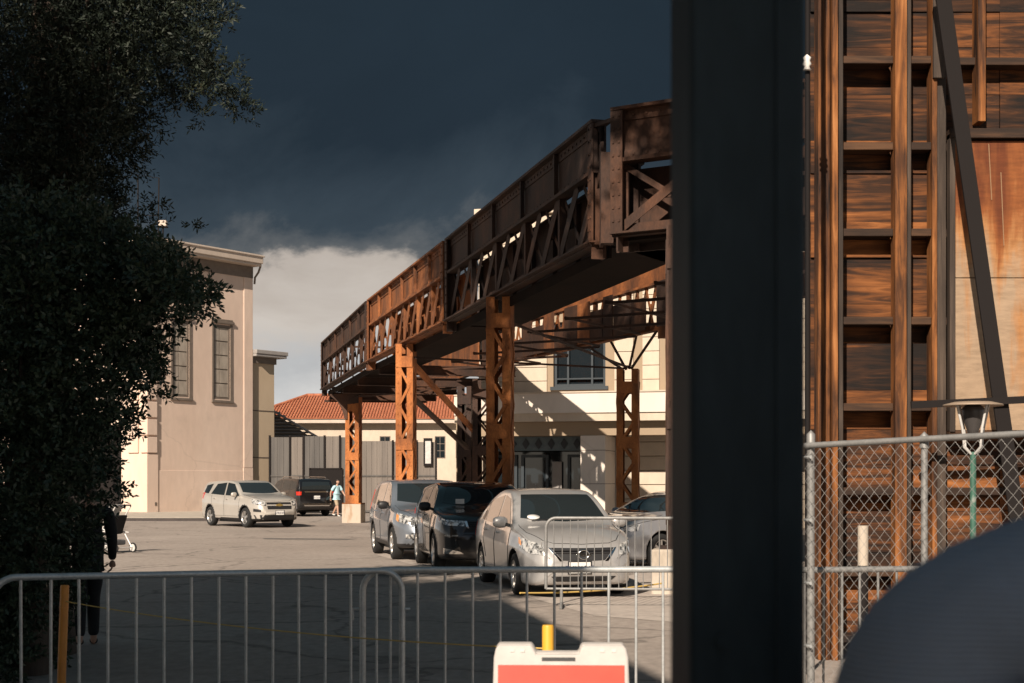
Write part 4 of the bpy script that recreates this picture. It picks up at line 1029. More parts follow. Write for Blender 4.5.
# --- black crossover with raked roof
evo = dict(L=4.37, W=1.92, wb=2.66, fx=1.30, R=.365, tumble=.42, archgap=.05, spokes=5, spoke_split=(-.2, .0, .2), clad=.30,
    top=[(-2.18, .95), (-2.14, 1.12), (-2.02, 1.30), (-1.82, 1.46), (-1.5, 1.535), (-.6, 1.61), (-.1, 1.63), (.25, 1.60), (.52, 1.53), (1.10, 1.17), (1.5, 1.115), (1.9, 1.06), (2.08, .98), (2.15, .85), (2.18, .7)],
    bot=[(-2.18, .52), (-2.1, .34), (-1.8, .25), (1.8, .25), (2.08, .27), (2.18, .42)],
    belt=[(-2.18, 1.16), (-1.6, 1.16), (0, 1.08), (1.05, 1.04), (1.6, 1.02), (2.05, .92), (2.18, .7)],
    wid=[(-2.18, .78), (-2.1, .88), (-1.9, .95), (-1.3, .99), (.9, 1), (1.5, .985), (1.85, .94), (2.05, .87), (2.13, .78), (2.18, .66)],
    side_glass=([[(-1.9, 1.25), (-1.12, 1.20)], [(-1.06, 1.195), (-.12, 1.15)], [(-.06, 1.15), (.98, 1.12)]], [[(-1.62, 1.40), (-1.12, 1.45)], [(-1.06, 1.455), (-.12, 1.53)], [(-.06, 1.53), (.48, 1.475)]]),
    mirror=(.78, 1.17), handles=[(-.85, 1.03), (.10, 1.0)], mirror_mat=M['blacktrim'],
    seams=[[(-.09, 1.14), (-.09, .36)], [(-1.1, 1.17), (-1.05, .9), (-.85, .5)], [(.98, 1.05), (.97, .7), (.88, .36)], [(-.8, .36), (.88, .36)]],
    windscreen=((1.08, 1.20, .72), (.54, 1.505, .58)), rear_glass=((-2.1, 1.22, .66), (-1.86, 1.42, .58)), rear_dir=(1, 0, -.4),
    panels=[
        ('headlight', 'lamp', (-1, -.5, 0), [(2.12, .48, .84), (2.0, .76, .86), (1.82, .92, .92)], [(2.12, .46, .93), (2.0, .74, .95), (1.80, .92, .99)], .010, True),
        ('turn_signal', 'redlamp', (-.7, -1, 0), [(1.86, .9, .92), (1.74, .93, .955)], [(1.86, .9, .965), (1.72, .93, .99)], .013, True),
        ('grille', 'blacktrim', (-1, 0, 0), [(2.15, -.44, .83), (2.15, .44, .83)], [(2.1, -.46, .93), (2.1, .46, .93)], .008),
        ('grille_trim', 'chrome', (-1, 0, 0), [(2.15, .43, .80), (2.15, .46, .83), (2.15, .48, .93)], [(2.15, .40, .81), (2.15, .42, .84), (2.15, .44, .93)], .012, True),
        ('lower_grille', 'blacktrim', (-1, 0, 0), [(2.15, -.55, .40), (2.15, .55, .40)], [(2.15, -.62, .60), (2.15, .62, .60)], .006),
        ('fog_lamp', 'lamp', (-1, -.3, 0), [(2.1, .58, .665), (2.0, .80, .665)], [(2.1, .58, .69), (2.0, .80, .69)], .010, True),
        ('skid_plate', 'chrome', (-1, 0, 0), [(2.1, .50, .36), (2.0, .84, .36)], [(2.1, .56, .40), (2.0, .84, .46)], .010, True),
        ('taillight', 'redlamp', (1, -.4, 0), [(-2.1, .55, .98), (-1.95, .9, .98)], [(-2.1, .55, 1.08), (-1.95, .9, 1.1)], .008, True)])
root, raw, dr = build_car(evo, 'glossy black crossover car with raked roof, second from left in the parked row', 'car', (-.74, 27.15), (.18, -.984), paint=blackp)
hx = raw.ray_cast(Vector((5, 0, 1.0)), Vector((-1, 0, 0)))[0].x
text_mesh('RANGE', .075, frame((hx + .01, .03, 1.005), (0, 1, 0), (-.35, 0, .94)), M['chrome'], root, 'lettering', .004)
b = MB()
for k in range(3): b.tube([(raw.ray_cast(Vector((5, y, .845 + .03 * k)), Vector((-1, 0, 0)))[0].x + .012, y, .845 + .03 * k) for y in (-.42, -.2, 0, .2, .42)], .005, 6)
b.build('grille_bar', M['darksteel'], root)
b = MB(); b.box((.98, -.40, 1.265), (.02, .16, .09), Matrix.Identity(4)); b.build('windscreen_permit', M['plate'], root)

# --- blue grey crossover
crv = dict(L=4.55, W=1.82, wb=2.62, fx=1.36, R=.35, tumble=.30, spokes=5, spoke_split=(-.12, .12), clad=.36,
    top=[(-2.27, .95), (-2.24, 1.10), (-2.12, 1.40), (-1.98, 1.58), (-1.7, 1.64), (-.5, 1.685), (0, 1.675), (.35, 1.60), (1.12, 1.155), (1.5, 1.09), (1.95, 1.0), (2.14, .90), (2.23, .75), (2.27, .62)],
    bot=[(-2.27, .5), (-2.15, .34), (-1.9, .27), (1.85, .26), (2.15, .29), (2.27, .45)],
    belt=[(-2.27, 1.08), (-1.6, 1.09), (0, 1.03), (1.1, 1.0), (1.6, .97), (2.1, .84), (2.27, .62)],
    wid=[(-2.27, .80), (-2.18, .90), (-1.9, .97), (-1.0, 1), (.9, 1), (1.55, .985), (1.9, .93), (2.12, .83), (2.2, .74), (2.27, .62)],
    side_glass=([[(-1.93, 1.16), (-1.22, 1.13)], [(-1.15, 1.125), (-.18, 1.085)], [(-.1, 1.085), (.98, 1.06)]], [[(-1.62, 1.42), (-1.22, 1.53)], [(-1.15, 1.54), (-.18, 1.595)], [(-.1, 1.595), (.36, 1.54)]]),
    mirror=(.78, 1.13), handles=[(-.92, .98), (.06, .96)], mirror_mat=M['blacktrim'],
    seams=[[(-.14, 1.08), (-.14, .38)], [(-1.2, 1.1), (-1.15, .85), (-.92, .5)], [(1.02, 1.0), (1.0, .7), (.93, .38)], [(-.85, .38), (.93, .38)]],
    windscreen=((1.08, 1.175, .70), (.38, 1.575, .60)), rear_glass=((-2.21, 1.16, .62), (-2.05, 1.48, .56)), rear_dir=(1, 0, -.3),
    panels=[
        ('headlight', 'lamp', (-1, -.55, 0), [(2.18, .46, .74), (2.05, .68, .76), (1.86, .86, .82)], [(2.14, .50, .88), (2.02, .68, .93), (1.82, .86, .98)], .010, True),
        ('turn_signal', 'amber', (-.8, -1, 0), [(1.92, .84, .80), (1.80, .88, .84)], [(1.90, .84, .93), (1.78, .88, .965)], .014, True),
        ('grille', 'blacktrim', (-1, 0, 0), [(2.2, -.40, .70), (2.2, .40, .70)], [(2.15, -.44, .84), (2.15, .44, .84)], .008),
        ('grille_trim', 'chrome', (-1, 0, 0), [(2.2, -.42, .76), (2.2, .42, .76)], [(2.2, -.42, .785), (2.2, .42, .785)], .016),
        ('lower_grille', 'blacktrim', (-1, 0, 0), [(2.2, -.60, .44), (2.2, .60, .44)], [(2.2, -.62, .58), (2.2, .62, .58)], .008),
        ('fog_lamp', 'lamp', (-1, -.3, 0), [(2.2, .56, .47), (2.1, .70, .47)], [(2.2, .56, .55), (2.1, .70, .55)], .014, True),
        ('taillight', 'redlamp', (1, -.5, 0), [(-2.2, .66, 1.0), (-2.05, .88, 1.0)], [(-2.15, .62, 1.45), (-2.0, .80, 1.45)], .008, True)])
root, raw, dr = build_car(crv, 'blue grey upright crossover car, leftmost of the row parked nose on', 'car', (-1.98, 31.26), (.24, -.971), paint=greyblue)
number_plate(root, raw, 0, .52, '6FK1304', True)

# --- champagne white crossover in the open yard
eqx = dict(L=4.77, W=1.84, wb=2.86, fx=1.43, R=.36, tumble=.30, spokes=5, spoke_split=(-.14, .14), clad=.33,
    top=[(-2.38, 1.0), (-2.34, 1.15), (-2.2, 1.42), (-2.05, 1.60), (-1.75, 1.66), (-.5, 1.70), (0, 1.685), (.35, 1.61), (1.12, 1.20), (1.6, 1.14), (2.05, 1.05), (2.24, .95), (2.34, .78), (2.38, .62)],
    bot=[(-2.38, .5), (-2.25, .34), (-2.0, .27), (1.95, .26), (2.28, .29), (2.38, .45)],
    belt=[(-2.38, 1.12), (-1.6, 1.14), (0, 1.08), (1.1, 1.04), (1.6, 1.0), (2.15, .88), (2.38, .62)],
    wid=[(-2.38, .80), (-2.28, .90), (-2.0, .97), (-1.0, 1), (.9, 1), (1.6, .985), (2.0, .93), (2.22, .83), (2.31, .74), (2.38, .62)],
    side_glass=([[(-2.08, 1.22), (-1.62, 1.20)], [(-1.40, 1.185), (-.28, 1.14)], [(-.18, 1.14), (.96, 1.11)]], [[(-1.92, 1.50), (-1.36, 1.56)], [(-1.02, 1.55), (-.28, 1.60)], [(-.18, 1.60), (.36, 1.55)]]),
    mirror=(.76, 1.17), handles=[(-1.0, 1.02), (.02, 1.0)],
    seams=[[(-.22, 1.13), (-.22, .40)], [(-1.3, 1.15), (-1.25, .9), (-1.05, .5)], [(1.0, 1.04), (.99, .7), (.95, .40)], [(-.98, .40), (.95, .40)]],
    windscreen=((1.08, 1.215, .71), (.38, 1.585, .60)), rear_glass=((-2.3, 1.2, .62), (-2.12, 1.5, .56)), rear_dir=(1, 0, -.3),
    panels=[
        ('headlight', 'lamp', (-1, -.55, 0), [(2.3, .50, .78), (2.18, .70, .80), (1.98, .88, .86)], [(2.24, .50, .93), (2.12, .72, .97), (1.92, .88, 1.02)], .010, True),
        ('grille', 'blacktrim', (-1, 0, 0), [(2.3, -.46, .66), (2.3, .46, .66)], [(2.25, -.48, .78), (2.25, .48, .78)], .008),
        ('grille', 'blacktrim', (-1, 0, 0), [(2.3, -.48, .83), (2.3, .48, .83)], [(2.22, -.48, .90), (2.22, .48, .90)], .008),
        ('lower_bumper', 'blacktrim', (-1, 0, 0), [(2.3, -.80, .30), (2.3, .80, .30)], [(2.3, -.84, .46), (2.3, .84, .46)], .010),
        ('fog_lamp', 'blacktrim', (-1, -.5, 0), [(2.2, .64, .56), (2.0, .84, .58)], [(2.2, .64, .65), (2.0, .84, .68)], .010, True),
        ('taillight', 'redlamp', (1, -.5, 0), [(-2.3, .62, 1.0), (-2.1, .9, 1.0)], [(-2.25, .6, 1.22), (-2.05, .88, 1.24)], .008, True)])
root, raw, dr = build_car(eqx, 'champagne white crossover car standing in the open yard before the tall cream building', 'car', (-9.62, 52.1), (.60, -.80), paint=whitep)
number_plate(root, raw, 0, .535, '6TRZ471', True)
hx = raw.ray_cast(Vector((5, 0, .80)), Vector((-1, 0, 0)))[0].x
b = MB(); Mb = Matrix(((0, 0, 1, hx + .006), (1, 0, 0, 0), (0, 1, 0, .805), (0, 0, 0, 1)))
b.prism([(-.13, -.03), (-.045, -.03), (-.055, -.05), (.06, -.05), (.05, -.03), (.13, -.03), (.115, .03), (.05, .03), (.06, .05), (-.055, .05), (-.045, .03), (-.115, .03)], Mb, .016); b.build('emblem', mat('gold emblem', (.55, .38, .12), .3, .8), root)

# --- large black off roader seen from behind
exp_ = dict(L=5.0, W=2.0, wb=2.86, fx=1.48, R=.38, tumble=.28, spokes=5, spoke_split=(-.12, .12), clad=.42,
    top=[(-2.5, 1.0), (-2.47, 1.22), (-2.36, 1.55), (-2.22, 1.74), (-1.9, 1.79), (-.5, 1.82), (.1, 1.80), (.45, 1.72), (1.2, 1.27), (1.7, 1.21), (2.2, 1.13), (2.38, 1.02), (2.46, .85), (2.5, .66)],
    bot=[(-2.5, .52), (-2.4, .36), (-2.1, .3), (2.1, .28), (2.4, .32), (2.5, .48)],
    belt=[(-2.5, 1.2), (-1.6, 1.2), (0, 1.14), (1.1, 1.1), (1.7, 1.07), (2.3, .95), (2.5, .66)],
    wid=[(-2.5, .84), (-2.42, .92), (-2.1, .98), (-1.0, 1), (.9, 1), (1.7, .985), (2.1, .93), (2.34, .83), (2.44, .74), (2.5, .62)],
    side_glass=([[(-2.2, 1.28), (-1.45, 1.26)], [(-1.38, 1.25), (-.3, 1.21)], [(-.2, 1.21), (1.0, 1.18)]], [[(-2.0, 1.62), (-1.45, 1.68)], [(-1.38, 1.68), (-.3, 1.72)], [(-.2, 1.72), (.42, 1.66)]]),
    mirror=(.8, 1.24), handles=[(-1.1, 1.08), (-.02, 1.06)], mirror_mat=M['blacktrim'],
    seams=[[(-.25, 1.2), (-.25, .42)], [(-1.42, 1.22), (-1.3, .6)], [(1.0, 1.1), (.98, .42)]],
    windscreen=((1.15, 1.285, .76), (.48, 1.695, .66)), rear_glass=((-2.44, 1.26, .74), (-2.28, 1.62, .66)), rear_dir=(1, 0, -.3),
    panels=[
        ('headlight', 'lamp', (-1, -.55, 0), [(2.4, .55, .84), (2.1, .9, .9)], [(2.36, .55, .98), (2.05, .9, 1.05)], .010, True),
        ('grille', 'blacktrim', (-1, 0, 0), [(2.4, -.5, .72), (2.4, .5, .72)], [(2.36, -.5, .98), (2.36, .5, .98)], .008),
        ('taillight', 'redlamp', (1, -.6, 0), [(-2.42, .74, 1.0), (-2.3, .94, 1.0)], [(-2.42, .72, 1.17), (-2.25, .94, 1.17)], .012, True),
        ('tailgate_trim', 'chrome', (1, 0, 0), [(-2.45, -.6, 1.13), (-2.45, .6, 1.13)], [(-2.45, -.6, 1.19), (-2.45, .6, 1.19)], .012),
        ('rear_bumper', 'chrome', (1, 0, 0), [(-2.45, -.62, .50), (-2.45, .62, .50)], [(-2.45, -.72, .62), (-2.45, .72, .62)], .012)])
hd = Vector((-.50, .866)); rear = Vector(((317 - 512) / FPX * 66.5, 66.5)); ce = rear + hd * 2.5
root, raw, dr = build_car(exp_, 'large black off road car seen from behind, beyond the champagne white crossover', 'car', (ce.x, ce.y), hd, paint=darkp)
number_plate(root, raw, 0, .9, '7LCB286', False)
b = MB()
for s in (-1, 1): b.tube([(-2.0, s * .66, 1.80), (-1.9, s * .66, 1.85), (.0, s * .66, 1.87), (.2, s * .66, 1.80)], .02, 8)
b.build('roof_rail', M['chrome'], root)

# --- grey coupe-like saloon half hidden behind the silver one
acc = dict(L=4.9, W=1.85, wb=2.78, fx=1.42, R=.33, tumble=.40, spokes=7, spoke_split=(0,),
    top=[(-2.45, .82), (-2.41, .98), (-2.25, 1.06), (-1.95, 1.10), (-1.15, 1.36), (-.4, 1.46), (.1, 1.45), (.45, 1.38), (1.35, 1.02), (1.8, .96), (2.2, .86), (2.38, .74), (2.43, .62), (2.45, .52)],
    bot=[(-2.45, .42), (-2.35, .28), (-2.1, .20), (2.1, .17), (2.36, .20), (2.45, .34)],
    belt=[(-2.45, .93), (-1.7, 1.0), (0, .96), (1.25, .91), (1.8, .86), (2.2, .75), (2.45, .5)],
    wid=[(-2.45, .76), (-2.38, .86), (-2.1, .94), (-1.6, .985), (-.8, 1), (.9, 1), (1.7, .975), (2.05, .92), (2.26, .83), (2.38, .70), (2.45, .55)],
    side_glass=([[(-1.45, 1.04), (-1.05, 1.02)], [(-1.0, 1.015), (-.12, .995)], [(-.04, .995), (1.05, .97)]], [[(-1.15, 1.27), (-1.05, 1.29)], [(-1.0, 1.30), (-.12, 1.385)], [(-.04, 1.385), (.40, 1.34)]]),
    mirror=(.92, 1.03), handles=[(-.78, .9), (.16, .88)],
    seams=[[(-.08, .98), (-.08, .30)], [(-1.0, 1.0), (-1.02, .75), (-.84, .45)], [(1.1, .93), (1.08, .6), (1.0, .30)], [(-.8, .30), (1.0, .30)]],
    windscreen=((1.28, 1.045, .70), (.50, 1.36, .54)), rear_glass=((-1.85, 1.115, .62), (-1.2, 1.33, .50)),
    panels=[
        ('headlight', 'lamp', (-1, -.55, -.1), [(2.36, .52, .62), (2.0, .86, .72)], [(2.28, .56, .75), (1.95, .86, .84)], .010, True),
        ('grille', 'blacktrim', (-1, 0, 0), [(2.4, -.5, .40), (2.4, .5, .40)], [(2.36, -.5, .66), (2.36, .5, .66)], .008),
        ('taillight', 'redlamp', (1, -.4, 0), [(-2.38, .5, .78), (-2.2, .85, .8)], [(-2.36, .5, .95), (-2.15, .85, .98)], .008, True)])
root, raw, dr = build_car(acc, 'low silver grey saloon car, half hidden behind the warm silver saloon', 'car', (3.4, 28.1), (-.80, -.60), paint=greyp)
# ------------------------------------------------------------------ crowd barriers
def barrier(label, a, c, n, hgt=1.07, r=.0195, rb=.0085, name='crowd_barrier', low=.14, mt='galv'):
    A, B = Vector(a), Vector(c); d = (B - A); L = d.length
    t = thing(name, label, 'barrier', (A.x, A.y, 0), math.atan2(d.y, d.x), 'galvanised crowd barriers')
    b = MB(); R = .13; pts = []
    pts.append((0, 0, low)); pts.append((0, 0, hgt - R))
    for k in range(1, 8): an = math.pi / 2 * k / 7; pts.append((R - R * math.cos(an), 0, hgt - R + R * math.sin(an)))
    for k in range(8): an = math.pi / 2 * k / 7; pts.append((L - R + R * math.sin(an), 0, hgt - R + R * math.cos(an)))
    pts.append((L, 0, low)); b.tube(pts, r, 12); b.tube([(0, 0, low), (L, 0, low)], r * .85, 10)
    b.build('frame_tube', M[mt], t)
    for k in range(n):
        x = L * (k + 1) / (n + 1); b = MB(); b.tube([(x, 0, low), (x + rnd.uniform(-.004, .004), 0, hgt - .006)], rb, 8); b.build('bar', M[mt], t)
    for x in (.2, L - .2):
        b = MB(); b.tube([(x, 0, low), (x, 0, .05)], r, 10); b.tube([(x, -.32, .0), (x, -.28, .03), (x, 0, .06), (x, .28, .03), (x, .32, .0)], r * .9, 10); b.build('foot', M[mt], t)
    b = MB(); b.tube([(-.02, 0, .85), (-.06, 0, .85), (-.06, 0, .78)], .008, 8); b.tube([(L + .02, 0, .85), (L + .05, 0, .85)], .008, 8); b.build('hook', M[mt], t)
    return t
D1 = 8.67
barrier('galvanised crowd barrier at the far left, standing in front of the dark tree', (P(-8, 0, 7.95).x, 7.95, 0), (P(402, 0, 8.62).x, 8.62, 0), 14, 1.085)
barrier('galvanised crowd barrier in the middle, with the orange sign in front of it', (P(363, 0, D1).x, D1 - .02, 0), (P(363, 0, D1).x + 2.5, D1 + .06, 0), 14, 1.085)
barrier('galvanised crowd barrier on the right, behind the chain link fence', (1.25, 8.95, 0), (3.7, 9.35, 0), 19, 1.06, mt='galvd')
barrier('low tight barred crowd barrier directly in front of the silver saloon', (P(546, 0, 18.4).x, 18.4, 0), (P(546, 0, 18.4).x + 2.5, 18.25, 0), 23, 1.155, .021, .006, low=.24, mt='galvd')

# ------------------------------------------------------------------ A frame sign, posts, ropes
t = thing('a_frame_sign', 'white plastic A frame sign with a blank orange face, in front of the middle barrier', 'sign', (P(561, 0, 5.6).x, 5.6, 0), -.03)
def board(sgn, nm):
    tl = math.radians(11)
    Mb = Matrix.Translation((0, sgn * .235, 0)) @ Matrix.Rotation(sgn * tl, 4, 'X')
    # outline with two raised shoulders and a handle notch between them
    o = [(-.285, 0), (.285, 0), (.262, .95), (.255, .985), (.245, 1.0), (.085, 1.0), (.075, .985), (.07, .965), (-.095, .965), (-.105, .985), (-.115, 1.0), (-.245, 1.0), (-.255, .985), (-.262, .95)]
    Mp = Mb @ Matrix(((1, 0, 0, 0), (0, 0, 1, -.02), (0, 1, 0, 0), (0, 0, 0, 1)))
    b = MB(); b.prism(o, Mp, .04); q = b.build(nm, M['signwhite'], t, bevel=.008)
    b = MB(); b.box((-.01, sgn * -.0, .945), (.13, .045, .014), Mb); b.build('handle_slot', M['blacktrim'], q)
    b = MB(); fy = -.024 if sgn < 0 else .021
    b.bb((-.245, fy, .12), (.245, fy + .004, .922), Mb); b.build('sign_face', M['signorange'], q)
    b = MB()
    for x in (-.19, -.15, .16, .205):
        b.box((x, -.021, .978), (.016, .004, .012), Mb)
    b.build('rivet', M['pale'], q)
board(-1, 'front_board'); board(1, 'rear_board')
b = MB(); b.box((0, 0, .93), (.12, .05, .02)); b.build('hinge', M['signwhite'], t)

def round_post(nm, label, m, x, y, hgt, r, tilt=0, cap=None):
    t = thing(nm, label, 'post', (x, y, 0), 0, 'round marker posts'); t.rotation_euler = (0, tilt, 0)
    b = MB(); b.lathe([(r, 0), (r, hgt - .01), (r * .9, hgt)], 20); b.lathe([(r * 1.04, hgt - .16), (r * 1.04, hgt - .15), (r, hgt - .149)], 20); b.build('post', M[m], t)
    if cap: b = MB(); b.lathe([(r * 1.06, hgt - .03), (r * 1.06, hgt + .012), (r * .5, hgt + .03), (0, hgt + .03)], 20); b.build('cap', M[cap], t)
    b = MB(); b.lathe([(r * 2.6, 0), (r * 2.6, .03), (r * 1.2, .06), (r * 1.02, .10)], 20); b.build('foot_plate', M['blacktrim'], t)
    return t
yx = P(548, 0, 7.0)
round_post('marker_post', 'short bright yellow marker post, just behind the orange faced sign', 'yellow', yx.x, 7.0, EYE - 143 / FPX * 7.0, .029, 0)
ox = P(60, 0, 9.6)
round_post('marker_post', 'scuffed orange marker post behind the far left barrier', 'orange', ox.x, 9.6, EYE - 103 / FPX * 9.6, .029, .035)
b = MB(); a, c = P(63, 601, 9.6), Vector((yx.x, 7.0, .80)); n = 24
b.tube([a.lerp(c, k / n) - Vector((0, 0, .05 * 4 * (k / n) * (1 - k / n))) for k in range(n + 1)], .004, 6)
tag(b.build('rope', M['rope']), 'thin slack yellow rope tied to the scuffed orange marker post', 'rope')
b = MB(); a, c = P(520, 593, 18.0), P(664, 583, 20.0)
b.tube([a.lerp(c, k / n) - Vector((0, 0, .04 * 4 * (k / n) * (1 - k / n))) for k in range(n + 1)], .012, 6)
tag(b.build('rope', M['rope']), 'yellow rope stretched low behind the tight barred barrier, near the concrete footing', 'rope')

# ------------------------------------------------------------------ lamp on the green pole
lp = P(973, 482, 10.6)
t = thing('pole_lamp', 'lamp with a grey globe under a shallow dish, on a chipped green pole', 'lamp', (lp.x, lp.y, 0))
k = 10.6 / FPX; zz = lambda py: EYE + (HOR - py) * k
b = MB(); b.tube([(0, 0, 0), (0, 0, zz(452))], .023, 12); b.build('pole', M['green'], t)
b = MB(); b.lathe([(.0, zz(441)), (.025, zz(441)), (.045, zz(430)), (.075, zz(418)), (.085, zz(412)), (.082, zz(408)), (.05, zz(404.5)), (0, zz(403.5))], 20); b.build('globe', M['bulb'], t)
for an in (.4, 1.97, 3.54, 5.1):
    b = MB(); ca, sa = math.cos(an), math.sin(an)
    b.tube([(.02 * ca, .02 * sa, zz(454)), (.085 * ca, .085 * sa, zz(447)), (.088 * ca, .088 * sa, zz(438)), (.10 * ca, .10 * sa, zz(428)), (.15 * ca, .15 * sa, zz(404))], .0095, 8); b.build('arm', M['pale'], t)
b = MB(); b.lathe([(0, zz(401)), (.14, zz(402)), (.215, zz(404.5)), (.22, zz(406)), (.14, zz(404)), (0, zz(403.2))], 28); b.build('dish', M['dish'], t)
q = P(863, 560, 11.4)
t = thing('pipe_stub', 'short dark pipe with a pale sleeve, between the fence and timber wall', 'pipe', (q.x, 11.4, 0))
b = MB(); b.tube([(0, 0, 0), (.0, 0, .95)], .04, 14); b.build('pipe', M['darksteel'], t)
b = MB(); b.tube([(0, 0, .951), (.0, 0, 1.27)], .042, 14); b.build('sleeve', M['stained'], t)

# ------------------------------------------------------------------ people
def skin_shape(nodes, edges, root, levels=2):
    names = list(nodes); idx = {n: i for i, n in enumerate(names)}
    me = bpy.data.meshes.new('sk'); me.from_pydata([nodes[n][0] for n in names], [(idx[a], idx[c]) for a, c in edges], [])
    o = bpy.data.objects.new('sk', me); C.objects.link(o)
    md = o.modifiers.new('skin', 'SKIN'); md.use_smooth_shade = True; md.branch_smoothing = .6
    for n in names:
        v = me.skin_vertices[0].data[idx[n]]; r = nodes[n][1]; v.radius = (r, r) if isinstance(r, (int, float)) else r
        v.use_root = (n == root)
    sd = o.modifiers.new('sub', 'SUBSURF'); sd.levels = levels; sd.render_levels = levels
    return evaluated(o, 'shape')

def hand_nodes(wrist, fwd, side, palm_n, s=1.0):
    """palm, four curled fingers and a thumb as short skinned chains"""
    fwd, side, pn = Vector(fwd).normalized(), Vector(side).normalized(), Vector(palm_n).normalized(); wv = Vector(wrist)
    out = []
    nd = {'w': (wv, .024 * s), 'p': (wv + fwd * .045 * s, (.036 * s, .017 * s)), 'k': (wv + fwd * .085 * s, (.038 * s, .015 * s))}
    out.append((nd, [('w', 'p'), ('p', 'k')], 'w'))
    for i, (o_, l) in enumerate(((.030, .068), (.010, .078), (-.010, .072), (-.029, .056))):
        b0 = wv + fwd * .072 * s + side * o_ * s; d1 = (fwd * .93 + pn * .35).normalized(); d2 = (fwd * .62 + pn * .78).normalized()
        nd = {'a': (b0, .0095 * s), 'b': (b0 + d1 * l * .48 * s, .0088 * s), 'c': (b0 + d1 * l * .48 * s + d2 * l * .35 * s, .008 * s), 'd': (b0 + d1 * l * .48 * s + d2 * l * .62 * s, .0065 * s)}
        out.append((nd, [('a', 'b'), ('b', 'c'), ('c', 'd')], 'a'))
    b0 = wv + fwd * .03 * s + side * .03 * s; d1 = (fwd * .7 + side * .62 + pn * .25).normalized(); d2 = (fwd * .95 + side * .1 + pn * .3).normalized()
    nd = {'a': (b0, .0115 * s), 'b': (b0 + d1 * .034 * s, .0105 * s), 'c': (b0 + d1 * .034 * s + d2 * .03 * s, .008 * s)}
    out.append((nd, [('a', 'b'), ('b', 'c')], 'a'))
    return out

def join_meshes(ms, name):
    bm = bmesh.new()
    for m in ms: bm.from_mesh(m)
    me = bpy.data.meshes.new(name); bm.to_mesh(me); bm.free()
    for p in me.polygons: p.use_smooth = True
    return me

